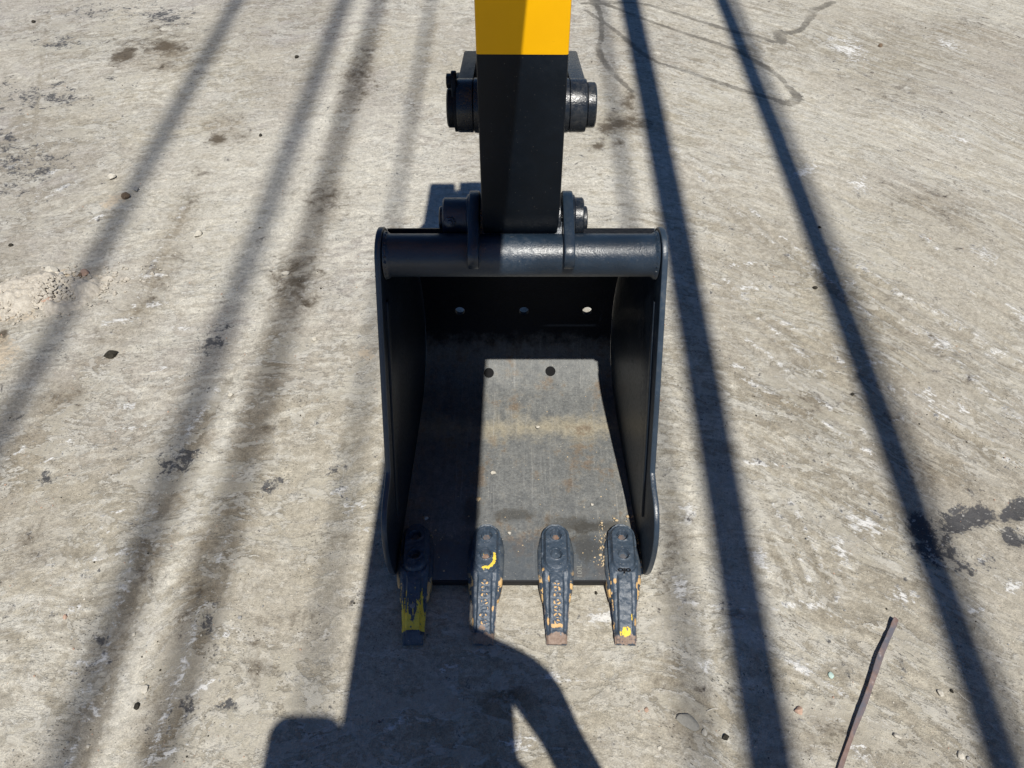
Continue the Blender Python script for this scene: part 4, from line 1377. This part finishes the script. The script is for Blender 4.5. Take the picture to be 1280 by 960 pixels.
# ------------------------------------------------------------------ loose things on the yard
def rock_mesh(sx, sy, sz, seed, sub=2, rough=0.28):
    rnd = random.Random(seed)
    bm = bmesh.new()
    bmesh.ops.create_icosphere(bm, subdivisions=sub, radius=1.0)
    dirs = [(Vector((rnd.uniform(-1, 1), rnd.uniform(-1, 1), rnd.uniform(-1, 1))).normalized(), rnd.uniform(0.55, 0.88)) for _ in range(13)]
    for v in bm.verts:
        c = v.co.copy()
        for d, k in dirs:                     # flat broken faces
            e = c.dot(d)
            if e > k:
                c -= d * (e - k) * 0.9
        c *= 1 + rough * (rnd.random() - 0.5) * 0.5
        v.co = Vector((c.x * sx, c.y * sy, c.z * sz))
    return bm


pebbles = [  # px, py, width px, depth px, material, label, category, name
    (140, 222, 11, 10, M_STONE_PALE, "pale round pebble above the small spill of sand at upper left", "pebble"),
    (171, 238, 8, 7, M_STONE_GREY, "small grey pebble lying in the far left shadow stripe", "pebble"),
    (158, 247, 11, 8, M_STONE_BROWN, "brown clod between the small sand spill and the shadow stripe", "clod"),
    (248, 294, 12, 9, M_STONE_PALE, "pale pebble alone between the two left shadow stripes", "pebble"),
    (139, 444, 15, 8, M_STONE_DARK, "black clod lying alone below the sand heap", "clod"),
    (357, 343, 9, 7, M_STONE_PALE, "small white pebble inside the brown oil patch left of the bucket", "pebble"),
    (66, 340, 17, 10, M_STONE_PALE, "whitish stone on the top edge of the sand heap", "stone"),
    (77, 344, 9, 9, M_STONE_GREY, "grey stone touching the whitish one on the sand heap", "stone"),
    (107, 343, 12, 8, M_STONE_PINK, "reddish clod at the right end of the sand heap", "clod"),
    (34, 356, 9, 6, M_STONE_PALE, "small pale stone at the end of the wire on the sand heap", "stone"),
    (76, 362, 15, 11, M_STONE_GREY, "grey angular stone in the middle of the sand heap", "stone"),
    (60, 377, 14, 8, M_STONE_PINK, "pinkish clod at the lower edge of the sand heap", "clod"),
    (101, 346, 8, 6, M_STONE_BROWN, "small brown clod beside the reddish one on the sand heap", "clod"),
    (14, 307, 6, 5, M_STONE_DARK, "dark crumb above the sand heap at the left edge", "clod"),
    (1120, 922, 9, 10, M_STONE_PALE, "pale angular pebble right of the steel strip", "pebble"),
    (1199, 945, 9, 10, M_STONE_PALE, "pale round pebble in the lower right corner area", "pebble"),
    (1209, 948, 5, 5, M_STONE_GREY, "tiny grey pebble right beside the pale round one", "pebble"),
    (1174, 868, 8, 8, M_STONE_PALE, "pale pebble left of the narrow dark stripe, near the steel strip", "pebble"),
    (1188, 865, 5, 4, M_STONE_DARK, "dark crumb beside the pebble near the narrow dark stripe", "clod"),
    (998, 890, 11, 10, M_STONE_PINK, "pinkish pebble between the dark blue stripe and the steel strip", "pebble"),
    (880, 917, 8, 7, M_STONE_PALE, "small pale pebble beside the oval stone", "pebble"),
    (808, 888, 7, 7, M_STONE_PINK, "small reddish pebble left of the oval stone", "pebble"),
    (824, 935, 5, 7, M_STONE_PALE, "white pebble below and left of the oval stone", "pebble"),
    (906, 923, 9, 8, M_STONE_DARK, "dark brown crumb right of the oval stone", "clod"),
    (181, 862, 10, 8, M_STONE_PALE, "white pebble between the two left stripes near the bottom", "pebble"),
    (172, 883, 9, 5, M_STONE_DARK, "black crumb below the white pebble near the bottom left", "clod"),
    (110, 932, 5, 5, M_STONE_PALE, "small white pebble in the stripe at the bottom left", "pebble"),
    (167, 793, 5, 5, M_STONE_PALE, "small pale pebble above the white one between the left stripes", "pebble"),
    (82, 771, 7, 6, M_STONE_PINK, "small tan pebble beside the white scuff at lower left", "pebble"),
    (393, 424, 8, 8, M_STONE_PALE, "pale pebble on bare concrete left of the bucket's middle", "pebble"),
    (288, 494, 7, 6, M_STONE_PALE, "pale pebble between the left stripes beside the bucket", "pebble"),
    (326, 170, 5, 4, M_STONE_DARK, "dark crumb right of the small oil spots", "clod"),
    (371, 72, 6, 5, M_STONE_DARK, "dark crumb between the left stripes near the top", "clod"),
    (43, 29, 5, 4, M_STONE_DARK, "dark crumb near the upper left corner", "clod"),
    (1018, 361, 6, 4, M_STONE_DARK, "black crumb left of the narrow dark stripe", "clod"),
    (1065, 494, 5, 4, M_STONE_DARK, "black crumb touching the narrow dark stripe's left side", "clod"),
    (1100, 58, 6, 5, M_STONE_BROWN, "brown crumb on the pale concrete at upper right", "clod"),
    (1024, 285, 4, 4, M_STONE_DARK, "dark speck of clod right of the narrow stripe, above middle", "clod"),
    (300, 772, 5, 5, M_STONE_GREY, "grey crumb by the white scuffs left of the teeth", "clod"),
    (745, 742, 5, 5, M_STONE_DARK, "dark crumb between the third and fourth teeth", "clod"),
]
for i, (px, py, w, d, m, lb, ct) in enumerate(pebbles):
    p = at(px, py)
    k = ppm(p)
    sx_ = 0.5 * w / k * 1.22
    rr = rock_mesh(sx_, sx_ * random.Random(i).uniform(0.7, 0.95), sx_ * 0.62, 100 + i, 2)
    z0 = ground_z(p.x, p.y)
    bmesh.ops.rotate(rr, verts=rr.verts, cent=(0, 0, 0), matrix=Matrix.Rotation(random.Random(i + 9).uniform(0, 3), 3, 'Z'))
    bmesh.ops.translate(rr, verts=rr.verts, vec=(p.x, p.y, z0 + sx_ * 0.38))
    nm = {'pebble': 'pebble', 'clod': 'clod', 'stone': 'stone'}[ct]
    o = build(nm, rr, m, None, loc=(p.x, p.y, z0), angle=25)
    tag(o, lb, ct)

# oval stone pressed into the concrete
p = at(858, 902)
rr = rock_mesh(0.0285, 0.0150, 0.008, 77, 3, 0.10)
bmesh.ops.rotate(rr, verts=rr.verts, cent=(0, 0, 0), matrix=Matrix.Rotation(R(-34), 3, 'Z'))
bmesh.ops.translate(rr, verts=rr.verts, vec=(p.x, p.y, ground_z(p.x, p.y) + 0.0035))
tag(build("oval_stone", rr, mat_stone("flat_grey_stone", (0.22, 0.21, 0.185), (0.31, 0.295, 0.26)), loc=(p.x, p.y, 0)), "flat oval grey stone pressed into the concrete below the bucket's right side", "stone")
# chip of pale green glass
p = at(1038, 846)
rr = rock_mesh(0.0065, 0.0085, 0.004, 78, 2, 0.2)
bmesh.ops.translate(rr, verts=rr.verts, vec=(p.x, p.y, ground_z(p.x, p.y) + 0.0035))
tag(build("glass_chip", rr, M_GREEN, loc=(p.x, p.y, 0)), "pale green chip of glass left of the steel strip", "glass chip")

# pebbles lying inside the bucket
for (px, py, w, z, m, lb) in ((617, 592, 8, 0.040, M_STONE_PALE, "pale pebble on the bright bucket floor near the middle"), (598, 625, 8, 0.041, M_MUD, "tan pebble on the edge of the shadow inside the bucket"),
                              (532, 648, 8, 0.044, M_STONE_PALE, "pale pebble in the shaded left corner inside the bucket"), (637, 667, 6, 0.046, M_STONE_PALE, "pale crumb on the bucket floor right of the second tooth"),
                              (672, 534, 6, 0.032, M_STONE_PALE, "small pale pebble far back on the bucket floor"), (740, 631, 5, 0.042, M_STONE_PALE, "small pale pebble on the bucket floor above the third and fourth teeth")):
    p = at(px, py, z)
    s_ = 0.5 * w / ppm(p)
    rr = rock_mesh(s_, s_ * 0.85, s_ * 0.7, px, 2)
    bmesh.ops.translate(rr, verts=rr.verts, vec=(p.x, p.y, z + s_ * 0.45))
    tag(build("pebble", rr, m, loc=(p.x, p.y, z)), lb, "pebble")

# mud crumbs stuck about the right end of the lip (uncountable)
rnd = random.Random(5)
bm = bmesh.new()


def crumb(bm, c, s, rnd):
    n0 = len(bm.verts)
    g = bmesh.ops.create_icosphere(bm, subdivisions=1, radius=1.0)
    q = Matrix.Rotation(rnd.uniform(0, 6.28), 3, Vector((rnd.uniform(-1, 1), rnd.uniform(-1, 1), rnd.uniform(-1, 1))).normalized())
    k = (rnd.uniform(0.7, 1.2), rnd.uniform(0.6, 1.1), rnd.uniform(0.5, 0.9))
    for v in g['verts']:
        c0 = q @ v.co
        v.co = Vector(c) + Vector((c0.x * k[0], c0.y * k[1], c0.z * k[2])) * s * rnd.uniform(0.8, 1.15)


for _ in range(170):
    t = rnd.random()
    px = 735 + 75 * rnd.random() ** 0.6
    py = 645 + 65 * rnd.random()
    if 757 < px < 797 and py > 652:
        px = rnd.choice((753, 800)) + rnd.uniform(-4, 5)
    if px > 806:
        continue
    p = at(px, py, 0.045)
    crumb(bm, (p.x, p.y, 0.0455), rnd.choice((0.0010, 0.0013, 0.0016, 0.002, 0.0025, 0.004)), rnd)
for _ in range(40):
    px, py = rnd.uniform(560, 770), rnd.uniform(480, 700)
    p = at(px, py, 0.038)
    zf = float(np.interp(p.y, [q[0] for q in inner[:30]], [q[1] for q in inner[:30]]))
    crumb(bm, (p.x, p.y, zf + 0.0008), rnd.choice((0.0012, 0.0016, 0.002)), rnd)
for _ in range(30):
    px, py = rnd.uniform(505, 560), rnd.uniform(655, 720)
    p = at(px, py, 0.045)
    crumb(bm, (p.x, p.y, 0.0460), rnd.choice((0.0012, 0.0018, 0.0025)), rnd)
tag(build("mud_crumbs", bm, M_MUD), "tan mud crumbs stuck on the bucket lip", "mud", kind='stuff')

# chips of orange paint and mud caked at the shanks: built as crumbs too
# steel strip at the lower right
sp = catmull([(1117, 777), (1112, 790), (1098, 822), (1090, 846), (1079, 878), (1066, 912), (1050, 958), (1036, 1000)], 6)
bm = bmesh.new()
prev = None
pts = [at(*q) for q in sp]
rndz = random.Random(3)
for i, q in enumerate(pts):
    t = (pts[min(i + 1, len(pts) - 1)] - pts[max(i - 1, 0)])
    t.z = 0
    t.normalize()
    side = Vector((-t.y, t.x, 0))
    if side.x < 0:
        side = -side
    tt = i / (len(pts) - 1)
    w = 0.0056 + 0.0009 * math.sin(5 * tt) + 0.0005 * math.sin(23 * tt) + rndz.uniform(-0.0003, 0.0003)
    lift = 0.006 + 0.007 * math.sin(math.pi * min(1, tt * 1.2)) + (0.008 * (1 - tt * 6) if tt < 0.16 else 0)
    tilt = 0.0025
    z = ground_z(q.x, q.y) * 0.3 + lift
    ring_ = [bm.verts.new(q + side * a + Vector((0, 0, z + b))) for a, b in ((-w, -0.003 + tilt), (w, -0.003 - tilt), (w, 0.003 - tilt), (w * 0.1, 0.0036), (-w, 0.003 + tilt))]
    if prev:
        for k in range(5):
            bm.faces.new((prev[k], prev[(k + 1) % 5], ring_[(k + 1) % 5], ring_[k]))
    else:
        bm.faces.new(ring_)
    prev = ring_
bm.faces.new(prev[::-1])
tag(build("steel_strip", bm, M_STRIP, bevel=0.0008, loc=(pts[0].x, pts[0].y, 0)), "bent rusty flat steel strip lying on the concrete at lower right", "steel strip")

# thin wire into the sand heap
wp = catmull([(-14, 373), (0, 368), (14, 361), (26, 357), (34, 355)], 6)
tag(build("wire", sweep([at(*q) + Vector((0, 0, 0.012)) for q in wp], 0.0022, 8), mat_plain("rusty_wire", (0.06, 0.045, 0.035))), "thin dark wire running into the sand heap from the left edge", "wire")
# straw like splinters
for pts_, lb in (([(883, 890), (890, 887), (897, 887)], "short pale splinter above the oval stone"), ([(1196, 866), (1203, 873), (1213, 880)], "pale curled splinter crossing the narrow dark stripe near the bottom")):
    tag(build("splinter", sweep([at(*q) + Vector((0, 0, 0.0045)) for q in catmull(pts_, 4)], 0.0013, 6), M_STONE_PALE), lb, "splinter")

# sand heap
c = xy(32, 368)
gx = np.linspace(-0.34, 0.38, 200)
gy = np.linspace(-0.18, 0.20, 110)
SXg, SYg = np.meshgrid(gx, gy)
ang = R(17)
wx = c[0] + SXg * math.cos(ang) - SYg * math.sin(ang)
wy = c[1] + SXg * math.sin(ang) + SYg * math.cos(ang)
rad = np.sqrt((SXg / 0.23) ** 2 + (SYg / 0.105) ** 2) + 1.5 * (fbm(wx * 11, wy * 11, 5, 61) - 0.5)
hz = 0.030 * sstep(1.0, 0.15, rad) + 0.022 * sstep(1.0, 0.7, rad) * (fbm(wx * 60, wy * 60, 4, 62) - 0.25) - 0.012 * sstep(0.85, 1.05, rad)
bm = bmesh.new()
vv = [[bm.verts.new((wx[i, k], wy[i, k], 0.0 + hz[i, k])) for k in range(len(gx))] for i in range(len(gy))]
for i in range(len(gy) - 1):
    for k in range(len(gx) - 1):
        bm.faces.new((vv[i][k], vv[i][k + 1], vv[i + 1][k + 1], vv[i + 1][k]))
heap = build("sand_heap", bm, M_SAND, loc=(c[0], c[1], 0), angle=60)
tag(heap, "low heap of pale sand and small rubble at the left edge", "sand heap")
bm = bmesh.new()
rnd = random.Random(12)
for _ in range(900):
    a, b = rnd.gauss(0.03, 0.125), rnd.gauss(-0.015, 0.05)
    x_, y_ = c[0] + a * math.cos(ang) - b * math.sin(ang), c[1] + a * math.sin(ang) + b * math.cos(ang)
    rr_ = math.sqrt((a / 0.23) ** 2 + (b / 0.105) ** 2)
    z_ = max(0.002, 0.031 * float(sstep(1.0, 0.15, np.array(rr_))) + 0.002)
    crumb(bm, (x_, y_, z_), rnd.choice((0.002, 0.0025, 0.003, 0.004, 0.005, 0.006, 0.009)), rnd)
rub = build("rubble", bm, M_SAND, heap)
rub['kind'] = 'stuff'

# grit strewn over the whole yard (uncountable)
verts, faces, mats = [], [], []
rg = np.random.default_rng(4)
ico = bmesh.new()
bmesh.ops.create_icosphere(ico, subdivisions=1, radius=1.0)
iv = np.array([v.co[:] for v in ico.verts])
if_ = np.array([[v.index for v in f.verts] for f in ico.faces])
ico.free()
sel_v, sel_f, mi = [], [], []
cnt = 0
while cnt < 4200:
    px, py = rg.uniform(-60, 1340), rg.uniform(-20, 1000)
    p = at(px, py)
    if abs(p.x) > 3 or p.y > 4.6 or p.y < 0.3:
        continue
    if abs(p.x - XC) < 0.34 and 0.66 < p.y < 1.62:
        continue
    dens = float(fbm(np.array([p.x * 1.6]), np.array([p.y * 1.6]), 3, 71)[0])
    if rg.random() > (dens - 0.25) * 1.8 or (p.y > 2.0 and rg.random() < 0.5):
        continue
    s = rg.choice((0.0007, 0.0009, 0.0012, 0.0016, 0.0022), p=(0.30, 0.32, 0.22, 0.12, 0.04)) * (1 + 0.22 * p.y)
    vvv = iv * (s * rg.uniform(0.7, 1.2, 3)) * rg.uniform(0.8, 1.15, (len(iv), 1))
    a = rg.uniform(0, 6.28)
    rot = np.array(((math.cos(a), -math.sin(a), 0), (math.sin(a), math.cos(a), 0), (0, 0, 1)))
    vvv = vvv @ rot.T + np.array((p.x, p.y, ground_z(p.x, p.y) + s * 0.35))
    sel_f.append(if_ + cnt * len(iv))
    sel_v.append(vvv)
    mi += [rg.choice(4, p=(0.58, 0.2, 0.1, 0.12))] * len(if_)
    cnt += 1
gm2 = bpy.data.meshes.new("grit")
gm2.from_pydata(np.concatenate(sel_v).tolist(), [], np.concatenate(sel_f).tolist())
grit = link_mesh("grit", gm2, [M_STONE_PALE, M_STONE_GREY, M_STONE_DARK, M_STONE_PINK])
gm2.polygons.foreach_set("material_index", np.array(mi, dtype=np.int32))
tag(grit, "fine grit and gravel crumbs scattered over the concrete", "grit", kind='stuff')
